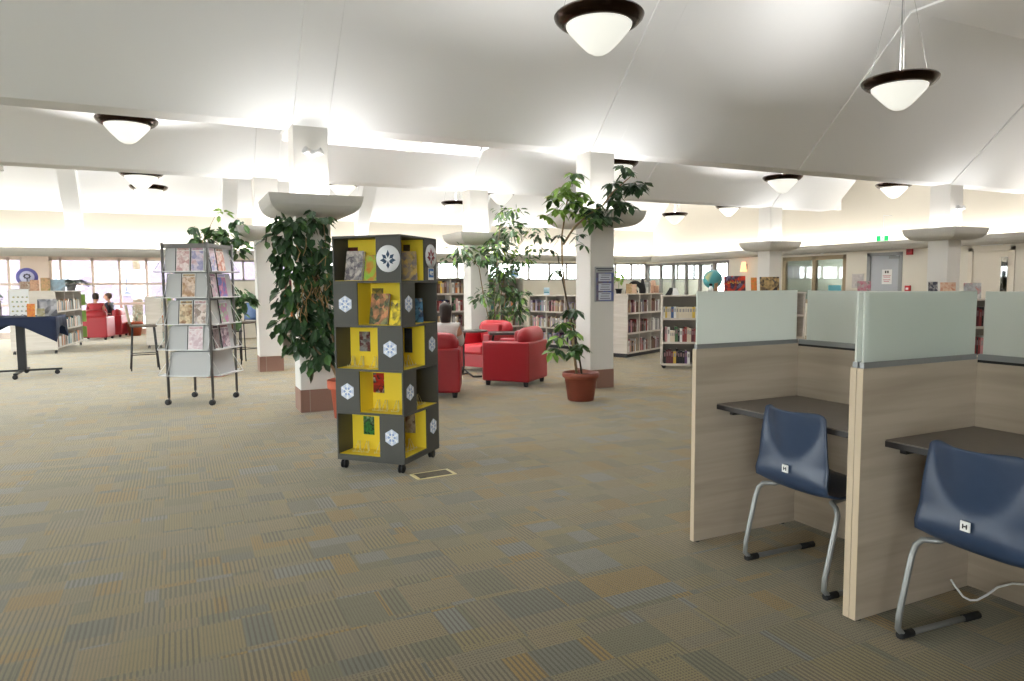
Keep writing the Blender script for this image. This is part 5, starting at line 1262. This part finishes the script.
seated('seated person seen from behind with dark hair and a white top', 3.27, 8.86, ang(.4, .92), mat('white_top', (232, 228, 226), .8), mat('dark_trousers', (50, 50, 60), .8), M['hair'], 0.3, True).scale = (.94, .94, .93)
seated('seated person in red with dark hair in the far left armchair', -2.06, 22.95, ang(.2, .95), mat('red_top', (170, 50, 56), .8), mat('dark_trousers', (50, 50, 60), .8), M['hair'], .2)
seated('seated person in a dark jacket by the left windows', -1.85, 24.04, ang(-.95, .2), mat('dark_jacket', (44, 48, 60), .8), mat('dark_trousers', (50, 50, 60), .8), mat('brown_hair', (96, 74, 66), .6), .1)
# ================================================================== outside
b = MB(); b.box(-60, 24.9, -.3, 60, 90, -.2); b.box(-60, -40, -.3, XW-.2, 24.9, -.2); struct(b.obj('ground', mat('pale_paving', (120, 116, 112), .9)))
t = thing('brick_house', 'pale brick house outside beyond the left windows', 'building', (-6, 48, -.2), 0)
b = MB(); b.box(-16, 0, 0, 14, 8, 7); b.obj('wall', mat('outside_brick', (98, 88, 104), .8, var=.12, scale=3), t)
b = MB(); b.prism([(-16.5, -.5, 7), (-16.5, 8.5, 7), (-16.5, 4, 9.5)], (31, 0, 0)); b.obj('roof', mat('outside_roof', (96, 92, 104), .8), t)
for x in (-13, -9, -5, -1, 3, 7, 11):
    for z in (1.2, 4.3):
        b = MB(); b.box(x, -.06, z, x+1.5, 0, z+1.5); f = b.obj('window', mat('outside_window_frame', (140, 140, 146), .6), t)
        b = MB(); b.box(x+.1, -.09, z+.1, x+1.4, -.06, z+1.4); b.obj('pane', mat('outside_pane', (60, 66, 84), .3), f)
def bare_tree(label, X, Y, H_, seed):
    random.seed(seed); t = thing('bare_tree', label, 'tree', (X, Y, -.2), 0)
    b = MB(); b.tube([(0, 0, 0), (.1, 0, H_*.3), (0, .1, H_*.45)], [.22, .16, .12], 8); b.obj('trunk', M['barkd'], t)
    b = MB()
    def br(p, d, L, r, k):
        q = p+d*L*.5+rv()*L*.06; e = p+d*L; b.tube([p, q, e], [r, r*.8, r*.6], 5)
        if k == 0: return
        for _ in range(3): br(p+d*L*random.uniform(.5, 1), (d+rv()*.75+Vector((0, 0, .1))).normalized(), L*.68, r*.55, k-1)
    for _ in range(6): br(Vector((0, .1, H_*.42)), (Vector((random.uniform(-1, 1), random.uniform(-1, 1), .7))).normalized(), H_*.3, .09, 4)
    b.obj('branches', M['barkd'], t)
bare_tree('bare tree outside the left windows, nearest the corner', -5.5, 36, 7, 3)
bare_tree('bare tree outside behind the row of high windows', 9, 38, 7, 5)
bare_tree('bare tree outside, seen above the red armchairs by the windows', -1.5, 33, 7, 9)
random.seed(7)
vs = bpy.context.scene.view_settings
vs.view_transform = 'Standard'; vs.look = 'None'; vs.gamma = 1; vs.use_curve_mapping = False; vs.exposure = 0.46
bpy.context.scene.display_settings.display_device = 'sRGB'
